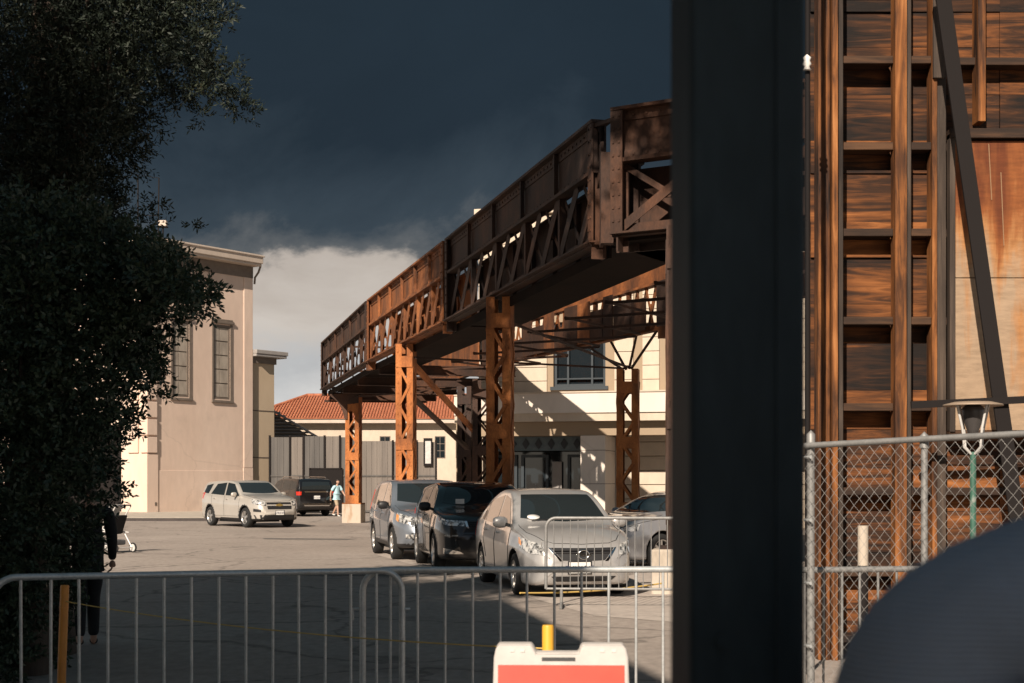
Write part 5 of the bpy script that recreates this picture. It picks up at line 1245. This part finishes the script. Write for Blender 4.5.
def person(label, loc, rz, H, pose, mats, hair_long=False, bag=None, sleeves='long', legs='long', cap=False):
    """local frame: faces +y, x to its right. pose gives joint offsets for arms and legs as fractions of the height"""
    t = thing('person', label, 'person', loc, rz)
    h = lambda x, y, z: Vector((x * H, y * H, z * H)); w_ = pose.get('wide', 1.0)
    lean = pose.get('lean', 0)
    J = dict(pelvis=h(0, 0, .53), waist=h(0, lean * .3, .60), chest=h(0, lean * .7, .70), uchest=h(0, lean, .775), neck=h(0, lean * 1.05, .835), head0=h(0, lean * 1.15 + .005, .875))
    for s, n in ((-1, 'l'), (1, 'r')):
        J['sh' + n] = h(s * .105 * w_, lean, .805)
        a = pose['arm' + n]; J['el' + n] = J['sh' + n] + h(*a[0]); J['wr' + n] = J['el' + n] + h(*a[1])
        g = pose['leg' + n]; J['hip' + n] = h(s * .05, 0, .50); J['kn' + n] = h(*g[0]); J['an' + n] = h(*g[1])
    r = lambda x: x * H
    nd = {'pelvis': (J['pelvis'], (r(.085), r(.062))), 'waist': (J['waist'], (r(.078) * w_, r(.055))), 'chest': (J['chest'], (r(.088) * w_, r(.062))), 'uchest': (J['uchest'], (r(.080) * w_, r(.055))), 'neck': (J['neck'], r(.032)), 'head0': (J['head0'], r(.033))}
    ed = [('pelvis', 'waist'), ('waist', 'chest'), ('chest', 'uchest'), ('uchest', 'neck'), ('neck', 'head0')]
    for n in 'lr':
        nd['sh' + n] = (J['sh' + n], r(.036)); nd['el' + n] = (J['el' + n], r(.025)); nd['wr' + n] = (J['wr' + n], r(.016))
        nd['hip' + n] = (J['hip' + n], r(.052)); nd['kn' + n] = (J['kn' + n], r(.032)); nd['an' + n] = (J['an' + n], r(.021))
        nd['mid' + n] = (J['sh' + n].lerp(J['el' + n], .45), r(.030)); nd['cf' + n] = (J['kn' + n].lerp(J['an' + n], .3), r(.033)); nd['th' + n] = (J['hip' + n].lerp(J['kn' + n], .4), r(.046))
        nd['toe' + n] = (J['an' + n] + h(0, .075, -.028), (r(.020), r(.013))); nd['heel' + n] = (J['an' + n] + h(0, .0, -.025), r(.019))
        nd['tr' + n] = (J['uchest'].lerp(J['sh' + n], .5) + h(0, 0, pose.get('trap', .018)), r(pose.get('trapr', .034)))
        ed += [('uchest', 'tr' + n), ('tr' + n, 'sh' + n), ('sh' + n, 'mid' + n), ('mid' + n, 'el' + n), ('el' + n, 'wr' + n), ('pelvis', 'hip' + n), ('hip' + n, 'th' + n), ('th' + n, 'kn' + n), ('kn' + n, 'cf' + n), ('cf' + n, 'an' + n), ('an' + n, 'heel' + n), ('heel' + n, 'toe' + n)]
    parts = [skin_shape(nd, ed, 'pelvis')]
    # head: skull, jaw, nose, ears, brow in one lathe-like shell
    hc = J['head0'] + h(0, .012, .055); b = MB(); NU, NV = 20, 16; vs = []
    for j in range(NV + 1):
        v = math.pi * j / NV; z = math.cos(v)
        for i in range(NU):
            a = 2 * math.pi * i / NU; x, y = math.sin(v) * math.cos(a), math.sin(v) * math.sin(a)
            k = 1 - .22 * max(0, -z) ** 1.3; px, py, pz = x * .044 * k, y * .054 * (1 - .12 * max(0, -z)) + .004 * max(0, -z), z * .066
            if y > .8 and abs(z + .1) < .28: py += .010 * (1 - abs(z + .1) / .28) * (1 if abs(x) < .22 else 0)     # nose
            if y > .6 and .08 < z < .3 and .15 < abs(x) < .55: py -= .004                                            # eye sockets
            if y > .75 and -.62 < z < -.48: py += .003                                                                # lips
            if abs(x) > .93 and abs(z) < .25: px *= 1.10                                                              # ears
            vs.append(hc + h(px, py, pz))
    fs = [(j * NU + i, j * NU + (i + 1) % NU, (j + 1) * NU + (i + 1) % NU, (j + 1) * NU + i) for j in range(NV) for i in range(NU)]
    me = bpy.data.meshes.new('hd'); me.from_pydata([tuple(v) for v in vs], [], [tuple(reversed(f)) for f in fs]); parts.append(me)
    for n, s in (('l', -1), ('r', 1)):
        f = (J['wr' + n] - J['el' + n]).normalized()
        for q in hand_nodes(J['wr' + n] + f * .004, f, Vector((0, 1, 0)) if abs(f.y) < .8 else Vector((0, 0, 1)), Vector((-s, 0, 0)), H * .62): parts.append(skin_shape(*q, 1))
    for n in 'lr': p_, r_ = nd['tr' + n]; nd['tr' + n] = (p_, r_ + pose.get('pad', 0) * H)
    body = link('body', join_meshes(parts, 'body'), M['skin'], t)
    e = r(.0105)
    if 'lat' in pose:
        for n, s in (('l', -1), ('r', 1)): nd['la' + n] = (J['chest'] + h(s * .076 * w_, .0, .050), r(.066)); nd['lb' + n] = (J['chest'] + h(s * .080 * w_, .0, -.02), r(.06))
    def grow(names, edges, root, nm, mt, extra=None, add=e):
        d = {}
        for n in names:
            p, rr = nd[n]; d[n] = (p, tuple(x + add for x in rr) if isinstance(rr, tuple) else rr + add)
        if extra: d.update(extra)
        return link(nm, skin_shape(d, edges, root), mt, t)
    # shirt
    top = ['pelvis', 'waist', 'chest', 'uchest']; te = [('pelvis', 'waist'), ('waist', 'chest'), ('chest', 'uchest')]
    ex = {'hem': (J['pelvis'] + h(0, 0, -.035), (r(.090), r(.070))), 'col': (J['uchest'].lerp(J['neck'], .55), r(.050))}
    te += [('pelvis', 'hem'), ('uchest', 'col')]
    if 'lat' in pose: top += ['lal', 'lar', 'lbl', 'lbr']; te += [('chest', 'lal'), ('chest', 'lar'), ('lal', 'lbl'), ('lar', 'lbr')]
    for n in 'lr':
        top += ['tr' + n, 'sh' + n, 'mid' + n]; te += [('uchest', 'tr' + n), ('tr' + n, 'sh' + n), ('sh' + n, 'mid' + n)]
        if sleeves == 'long':
            top += ['el' + n]; te += [('mid' + n, 'el' + n), ('el' + n, 'cuff' + n)]; ex['cuff' + n] = (J['wr' + n].lerp(J['el' + n], -.02), r(.025))
        else:
            ex['cuff' + n] = (J['sh' + n].lerp(J['el' + n], .75), r(.043)); te += [('mid' + n, 'cuff' + n)]
    shirt = grow(top, te, 'pelvis', 'shirt', mats['shirt'], ex)
    tr = ['pelvis']; tre = []; ex = {'wb': (J['pelvis'] + h(0, 0, .04), (r(.085), r(.064)))}; tre.append(('pelvis', 'wb'))
    for n in 'lr':
        tr += ['hip' + n, 'th' + n, 'kn' + n]; tre += [('pelvis', 'hip' + n), ('hip' + n, 'th' + n), ('th' + n, 'kn' + n)]
        if legs == 'long':
            tr += ['cf' + n]; tre += [('kn' + n, 'cf' + n), ('cf' + n, 'tc' + n)]; ex['tc' + n] = (J['an' + n] + h(0, 0, .005), r(.034))
        else: ex['tc' + n] = (J['kn' + n] + h(0, 0, -.01), r(.048)); tre.append(('kn' + n, 'tc' + n))
    if legs != 'long':
        for n in 'lr': tr.remove('kn' + n); tre.remove(('th' + n, 'kn' + n)); tre.remove(('kn' + n, 'tc' + n)); tre.append(('th' + n, 'tc' + n))
    grow(tr, tre, 'pelvis', 'trousers', mats['trousers'], ex, e * .8)
    for n in 'lr':
        d = {'a': (J['an' + n] + h(0, -.01, -.012), r(.027)), 'b': (J['an' + n] + h(0, .02, -.022), (r(.026), r(.020))), 'c': (J['an' + n] + h(0, .085, -.029), (r(.025), r(.014)))}
        link('shoe', skin_shape(d, [('a', 'b'), ('b', 'c')], 'a', 2), mats['shoe'], t)
    b = MB(); vs = []; fs = []
    for j in range(11):
        v = math.pi * .62 * j / 10; z = math.cos(v)
        for i in range(24):
            a = 2 * math.pi * i / 24; x, y = math.sin(v) * math.cos(a), math.sin(v) * math.sin(a)
            zz_ = z if y < .1 else max(z, .34 + .1 * math.sin(7 * a))
            vs.append(hc + h(x * .049, y * .058 - .003, zz_ * .0715 - (.05 if hair_long and y < .1 and j == 10 else 0)))
    for j in range(10):
        for i in range(24): fs.append((j * 24 + i, (j + 1) * 24 + i, (j + 1) * 24 + (i + 1) % 24, j * 24 + (i + 1) % 24))
    b.add(vs, fs, True); b.build('hair', mats['hair'], t)
    b = MB()
    for s in (-1, 1): b.lathe([(0, -.004 * H), (.0045 * H, 0), (0, .004 * H)], 8, Matrix.Translation(hc + h(s * .016, .0475, .008)))
    b.build('eyes', M['black'], t)
    return t, J

stand = dict(arml=((-.045, -.01, -.17), (-.01, .03, -.15)), armr=((.045, -.01, -.17), (.01, .03, -.15)), legl=((-.055, .02, .28), (-.055, -.01, .045)), legr=((.055, .02, .28), (.055, -.01, .045)))
walk = dict(arml=((-.05, .07, -.16), (-.0, .09, -.11)), armr=((.05, -.08, -.16), (.0, -.01, -.15)), legl=((-.045, -.03, .28), (-.045, -.17, .07)), legr=((.045, .08, .285), (.045, .10, .042)), lean=.02)
dark = dict(shirt=M['black'], trousers=M['black'], shoe=M['black'], hair=M['hair'])
x = P(88, 0, 14.1).x
walk2 = dict(walk); walk2['arml'] = ((-.05, .0, -.17), (-.02, .02, -.14)); walk2['armr'] = ((.022, .02, -.17), (.0, .06, -.13)); walk2['legl'] = ((-.045, -.01, .28), (-.045, -.09, .05)); walk2['legr'] = ((.03, .04, .285), (.03, .05, .042)); walk2['wide'] = 1.1
t, J = person('person dressed all in black, in deep shade beside the leafy tree', (x, 14.1, 0), .25, 1.66, walk2, dark)
bp = t.matrix_basis @ J['wrl'] if False else Matrix.Translation(t.location) @ Matrix.Rotation(.25, 4, 'Z') @ J['wrl']
tb = thing('bag', 'pale grey cloth bag hanging from the hand of the person in black', 'bag', (bp.x, bp.y, bp.z - .12))
b = MB(); n = 12
prof = [(.0, -.42), (.085, -.415), (.115, -.36), (.12, -.22), (.10, -.10), (.06, -.06), (.0, -.055)]
b.lathe(prof, 18, Matrix.Diagonal((.62, 1.15, 1, 1))); b.build('bag_body', M['palegrey'], tb)
b = MB(); b.tube([(0, -.09, -.10), (0, -.06, .0), (0, 0, .055), (0, .06, .0), (0, .09, -.10)], .007, 6); b.build('strap', M['palegrey'], tb)
pd = 66.8; q = P(336.5, 0, pd)
person('person in a pale cyan shirt walking in front of the grey screen', (q.x, pd, 0), -2.2, 1.76, walk, dict(shirt=M['cyan'], trousers=M['khaki'], shoe=M['shoe'], hair=M['hair']), sleeves='short', legs='short')

# person in the near foreground: broad back in a ribbed navy knit
def knit():
    m, nt, b = nodes_of('navy ribbed knit'); b.inputs['Roughness'].default_value = .9; b.inputs['Specular IOR Level'].default_value = .2
    tc = nt.nodes.new('ShaderNodeTexCoord'); wv = nt.nodes.new('ShaderNodeTexWave'); wv.bands_direction = 'Z'; wv.inputs['Scale'].default_value = 62; wv.inputs['Distortion'].default_value = 1.2; wv.inputs['Detail'].default_value = 2; wv.inputs['Detail Scale'].default_value = .4
    nt.links.new(tc.outputs['Object'], wv.inputs['Vector'])
    r = ramp(nt, [(0, (.23, .28, .36)), (1, (.31, .37, .46))]); nt.links.new(wv.outputs['Fac'], r.inputs[0]); nt.links.new(r.outputs[0], b.inputs['Base Color'])
    bp = nt.nodes.new('ShaderNodeBump'); bp.inputs['Strength'].default_value = .5; bp.inputs['Distance'].default_value = .004; nt.links.new(wv.outputs['Fac'], bp.inputs['Height'])
    nf = noise(nt, tc.outputs['Object'], 7, 3, .5, .8); b2 = nt.nodes.new('ShaderNodeBump'); b2.inputs['Strength'].default_value = .55; b2.inputs['Distance'].default_value = .03   # folds of the cloth
    nt.links.new(nf.outputs['Fac'], b2.inputs['Height']); nt.links.new(bp.outputs[0], b2.inputs['Normal']); nt.links.new(b2.outputs[0], b.inputs['Normal'])
    return m
near = dict(stand); near['wide'] = 1.2; near['trap'] = .047; near['trapr'] = .024; near['pad'] = .020; near['lat'] = 1; near['arml'] = ((-.012, .0, -.17), (.01, .06, -.14)); near['armr'] = ((.012, .0, -.17), (-.01, .06, -.14))
t, J = person('person in a ribbed navy knit, shoulder filling the lower right corner', (.595, 1.28, 0), -.12, 1.838, near, dict(shirt=knit(), trousers=M['denim'], shoe=M['blacktrim'], hair=M['hair']))

# ------------------------------------------------------------------ stroller
q = P(112, 0, 32.6)
t = thing('stroller', 'white framed baby stroller with dark seat, in the sun beside the leafy tree', 'stroller', (q.x, 32.6, 0), -.5)
b = MB()
for s in (-1, 1):
    b.tube([(-.42, s * .26, .12), (-.1, s * .25, .5), (.18, s * .24, .85), (.34, s * .24, 1.06)], .016, 8); b.tube([(.36, s * .26, .12), (.12, s * .25, .48), (-.06, s * .25, .56)], .016, 8)
    b.tube([(-.1, s * .25, .5), (.28, s * .25, .46)], .014, 8)
b.tube([(-.42, -.26, .12), (-.42, .26, .12)], .012, 8); b.tube([(.36, -.26, .12), (.36, .26, .12)], .012, 8); b.tube([(-.1, -.25, .5), (-.1, .25, .5)], .012, 8)
b.build('frame', M['strollerwhite'], t)
b = MB(); b.tube([(.34, -.24, 1.06), (.38, -.2, 1.09), (.38, .2, 1.09), (.34, .24, 1.06)], .018, 8); b.build('handle', M['greyc'], t)
Mx = frame((-.02, 0, .42), (1, 0, 0), (0, 1, 0))
b = MB(); b.beam((-.30, 0, .42), (.10, 0, .46), .42, .06); b.beam((.10, 0, .46), (.26, 0, .86), .42, .05, (1, 0, 0)); b.bb((-.3, -.235, .44), (.12, -.205, .60)); b.bb((-.3, .205, .44), (.12, .235, .60)); b.build('seat', M['black'], t, bevel=.02)
b = MB(); vs = []; n = 8
for i in range(n + 1):
    a = math.radians(10 + 120 * i / n)
    for j in range(7):
        c = math.radians(-90 + 180 * j / 6); vs.append((.20 - .36 * math.sin(a) * math.cos(c * .55), .25 * math.sin(c), .78 + .34 * max(.05, math.cos(a) * .7 + .3) * (.75 + .25 * math.cos(c))))
b.add(vs, [(i * 7 + j, i * 7 + j + 1, (i + 1) * 7 + j + 1, (i + 1) * 7 + j) for i in range(n) for j in range(6)], True)
cn = b.build('canopy', M['strollerwhite'], t); sm = cn.modifiers.new('s', 'SOLIDIFY'); sm.thickness = .012
b = MB(); b.bb((-.28, -.2, .18), (.24, .2, .30)); b.build('basket', M['greyc'], t, bevel=.03)
for x in (-.42, .36):
    for s in (-1, 1):
        Mw = Matrix.Translation((x, s * .29, .115)) @ Matrix.Rotation(math.pi / 2, 4, 'X')
        b = MB(); b.lathe([(.085, -.02), (.108, -.018), (.115, 0), (.108, .018), (.085, .02), (.085, -.02)], 20, Mw); wl = b.build('wheel', M['rubber'], t)
        b = MB(); b.lathe([(.084, -.014), (.02, -.02), (0, -.02)], 20, Mw); b.lathe([(.084, .014), (.02, .02), (0, .02)], 20, Mw); b.build('hub', M['pale'], wl)

# ------------------------------------------------------------------ trees
def leafmat(name, stops, rough=.45, trans=.25):
    m, nt, b = nodes_of(name)
    tc = nt.nodes.new('ShaderNodeTexCoord'); n = noise(nt, tc.outputs['Object'], 2.2, 3); n2 = noise(nt, tc.outputs['Object'], 45, 2)
    ad = nt.nodes.new('ShaderNodeMath'); ad.operation = 'MULTIPLY_ADD'; ad.inputs[1].default_value = .5; sb = nt.nodes.new('ShaderNodeMath'); sb.operation = 'MULTIPLY'; sb.inputs[1].default_value = .5
    nt.links.new(n2.outputs['Fac'], sb.inputs[0]); nt.links.new(n.outputs['Fac'], ad.inputs[0]); nt.links.new(sb.outputs[0], ad.inputs[2])
    r = ramp(nt, stops); nt.links.new(ad.outputs[0], r.inputs[0]); nt.links.new(r.outputs[0], b.inputs['Base Color'])
    b.inputs['Roughness'].default_value = rough; b.inputs['Specular IOR Level'].default_value = .35
    return m
M['leaf'] = leafmat('broad leaf', [(.35, (.020, .034, .022)), (.5, (.036, .056, .034)), (.65, (.062, .085, .046))])
M['needle'] = leafmat('needle tuft', [(.35, (.010, .016, .011)), (.5, (.018, .027, .017)), (.62, (.030, .038, .021)), (.72, (.075, .052, .024))], .6)

def leaves(name, mt, parent, clumps, per, ll, lw, seed, twig=(.22, .42), step=.028, droop=.1):
    """leafy twigs growing out of each clump; clumps: (x, y, z, radius)"""
    g = np.random.default_rng(seed); V = []
    nrm = lambda a: a / (np.linalg.norm(a, axis=-1, keepdims=True) + 1e-6)
    for (cx, cy, cz, r) in clumps:
        n = max(6, int(per * (r / .4) ** 1.65))
        d = nrm(g.normal(size=(n, 3))); o = np.array((cx, cy, cz)) + d * r * g.uniform(.25, .95, (n, 1)) * np.array((1, 1, .92))
        td = nrm(d + g.normal(size=(n, 3)) * .45 + np.array((0, 0, .25 - droop))); tl = g.uniform(*twig, (n, 1)) * min(1.3, max(.6, r / .45))
        x = nrm(np.cross(td, (0, 0, 1))); y = np.cross(td, x); m = max(4, int(sum(twig) / 2 / step))
        ph = g.uniform(0, 6.28, (n, 1))
        for k in range(m):
            p = o + td * tl * (k / m); p[:, 2] -= droop * .5 * tl[:, 0] * (k / m) ** 2
            a = ph + 2.4 * k; out = x * np.cos(a) + y * np.sin(a)
            ld = nrm(td * g.uniform(.5, .95, (n, 1)) + out * g.uniform(.55, 1, (n, 1)) + g.normal(size=(n, 3)) * .15)
            nn = nrm(np.cross(ld, g.normal(size=(n, 3)))); up = np.cross(ld, nn)
            l = ll * g.uniform(.7, 1.25, (n, 1)); w_ = lw * g.uniform(.35, .6, (n, 1))
            V.append(np.stack((p, p + ld * l * .5 + nn * w_ + up * l * .06, p + ld * l, p + ld * l * .5 - nn * w_ + up * l * .06), 1))
    V = np.concatenate(V)
    A = np.array(V, dtype=np.float32); nq = len(A); A = A.reshape(-1, 3)
    me = bpy.data.meshes.new(name); me.vertices.add(len(A)); me.vertices.foreach_set('co', A.ravel())
    me.loops.add(nq * 4); me.loops.foreach_set('vertex_index', np.arange(nq * 4, dtype=np.int32))
    me.polygons.add(nq); me.polygons.foreach_set('loop_start', np.arange(nq, dtype=np.int32) * 4); me.polygons.foreach_set('loop_total', np.full(nq, 4, dtype=np.int32))
    me.update(calc_edges=True)
    print(name, nq, 'leaves'); return link(name, me, mt, parent)

def limbs(b, base, tips, r0, seed):
    g = random.Random(seed)
    for tp in tips:
        a, c = Vector(base), Vector(tp); n = 7; pts = []
        for k in range(n + 1):
            q = a.lerp(c, k / n); q += Vector((g.uniform(-1, 1), g.uniform(-1, 1), g.uniform(-.3, .6))) * .06 * (c - a).length * math.sin(math.pi * k / n); pts.append(q)
        b.tube(pts, [r0 * (1 - .85 * k / n) for k in range(n + 1)], 8)

def clump_at(lst, dflt):
    out = []
    for it in lst:
        px, py, rp = it[:3]; d = it[3] if len(it) > 3 else dflt
        p = P(px, py, d); out.append((p.x, p.y, p.z, rp / FPX * d))
    return out
g = random.Random(3)
# leafy evergreen whose crown reaches the ground
D2 = 11.6
cl = [(156, 270, 25, 11.2), (172, 280, 20, 11.1), (186, 288, 15, 11.1), (140, 300, 26), (142, 250, 18), (130, 335, 25), (141, 362, 13), (112, 378, 22), (98, 415, 20), (88, 450, 18), (72, 482, 14), (96, 238, 31), (80, 280, 44), (72, 340, 44), (62, 400, 42), (52, 455, 36),
      (42, 505, 32), (32, 560, 28), (18, 600, 26), (4, 640, 26), (20, 300, 50), (15, 370, 50), (10, 440, 50), (10, 520, 50), (4, 590, 44), (-40, 330, 55), (-45, 430, 55), (-45, 530, 55), (-60, 620, 60), (40, 230, 46), (-30, 240, 55), (122, 258, 30), (118, 305, 30), (96, 330, 34), (-5, 660, 40)]
t = thing('leafy_tree', 'dark leafy evergreen tree with foliage to the ground, behind the far left barrier', 'tree', (P(30, 0, 12.0).x, 12.0, 0))
inv = Vector((-t.location.x, -t.location.y, 0))
cl = clump_at(cl, D2)
cl += [(x + g.uniform(-.1, .1), y + .75, z, r * 1.05) for x, y, z, r in cl]
loc = [(x + inv.x, y + inv.y, max(z, r * .5), r) for x, y, z, r in cl]
b = MB(); b.tube([(0, 0, -.1), (.03, 0, .6), (-.02, .05, 1.4), (.05, .05, 2.6), (.1, 0, 3.4)], [.17, .13, .115, .09, .04], 12)
b.build('trunk', M['bark'], t)
b = MB(); limbs(b, (0, .02, 1.0), [c[:3] for c in loc if c[3] > .36 and c[1] < .1], .035, 5); limbs(b, (.04, .05, 2.2), [c[:3] for c in loc if c[2] > 2.2 and c[1] < -.2 and c[3] > .25], .03, 6); b.build('branches', M['bark'], t)
leaves('crown', M['leaf'], t, loc, 150, .058, .028, 11, (.18, .34), .020)
# taller dark conifer behind it, with an unseen crown added high over the yard
D3 = 12.9
cl = [(192, 50, 23, 12.4), (207, 80, 15, 12.4), (194, 90, 8, 12.4), (200, 36, 12, 12.4), (164, 12, 26), (145, 45, 34), (122, 98, 18), (104, 128, 18), (80, 160, 16), (158, 72, 14), (100, 60, 46), (85, 120, 48), (62, 180, 38), (60, 40, 55), (45, 110, 55), (30, 180, 55), (42, 235, 40), (10, 60, 60), (0, 140, 60), (-10, 220, 60), (115, 10, 46), (150, -25, 40), (100, -40, 55), (40, -40, 60), (-50, 0, 70), (-60, 120, 70), (-60, 230, 70), (190, -15, 16), (86, 195, 12), (126, 208, 6), (146, 207, 5), (158, 205, 4), (-40, 320, 60), (20, 300, 50), (0, 400, 55)]
t = thing('tall_conifer', 'tall dark conifer with tufted boughs against the storm cloud, top left', 'tree', (P(40, 0, 13.4).x, 13.4, 0))
inv = Vector((-t.location.x, -t.location.y, 0)); cl = clump_at(cl, D3)
cl += [(x + g.uniform(-.15, .15), y + .9, z, r * 1.05) for x, y, z, r in cl]
loc = [(x + inv.x, y + inv.y, z, r) for x, y, z, r in cl]
hi = []                                              # unseen boughs added above the frame to shade the near railway spans
for k in range(70):
    s_, o_ = g.random(), g.random() * 4.2
    o_ += .7; x = -2.4 + (-7.2 + 2.4) * s_ + .40 * o_; y = 7.3 + 13.3 * s_ + .92 * o_
    hi.append((x + inv.x, y + inv.y, 15.6 + g.uniform(-.25, .6) + .05 * o_, .8))
mid_ = [(g.uniform(-1.8, 1.2), g.uniform(-1.2, 1.6), z, .9) for z in (8.6, 9, 9.6, 10.4, 11.2, 12, 12.8, 13.6, 14.4) for _ in (0, 1)]
b = MB(); b.tube([(0, 0, -.1), (0, 0, 1), (.05, .05, 4), (.2, .1, 8), (.9, .5, 12), (1.8, 1.3, 15)], [.34, .27, .24, .20, .15, .06], 14); b.build('trunk', M['bark'], t)
b = MB(); limbs(b, (.05, .05, 3.2), [c[:3] for c in loc if c[1] < .3 and c[3] > .4], .06, 8); limbs(b, (.9, .5, 12), [c[:3] for c in hi[::2]], .10, 9); b.build('branches', M['bark'], t)
leaves('crown', M['needle'], t, loc, 170, .055, .018, 21, (.13, .28), .018, .12)
cr = leaves('added_boughs', M['needle'], t, hi + mid_, 27, .24, .11, 22, (.4, .8), .05, .1)
# a third tree, unseen, added left of the camera to shade treetops and ground
t = thing('blocker_tree', 'broad dark tree added out of view left of the camera to cast dappled shade', 'tree', (-6.9, 5.6, 0))
b = MB(); b.tube([(0, 0, -.1), (.02, .03, 2), (.1, 0, 4.5), (.3, 0, 7.6)], [.26, .2, .16, .08], 12); b.build('trunk', M['bark'], t)
sc_ = [(g.uniform(-2.2, 1.0), g.uniform(-1.9, 1.3), 9.0 + g.uniform(-1.4, 1.3), .75) for k in range(40)]
b = MB(); limbs(b, (.1, 0, 4.6), [c[:3] for c in sc_[::3]], .09, 12); b.build('branches', M['bark'], t)
leaves('crown', M['leaf'], t, sc_, 22, .15, .075, 31, (.3, .6), .05, .1)
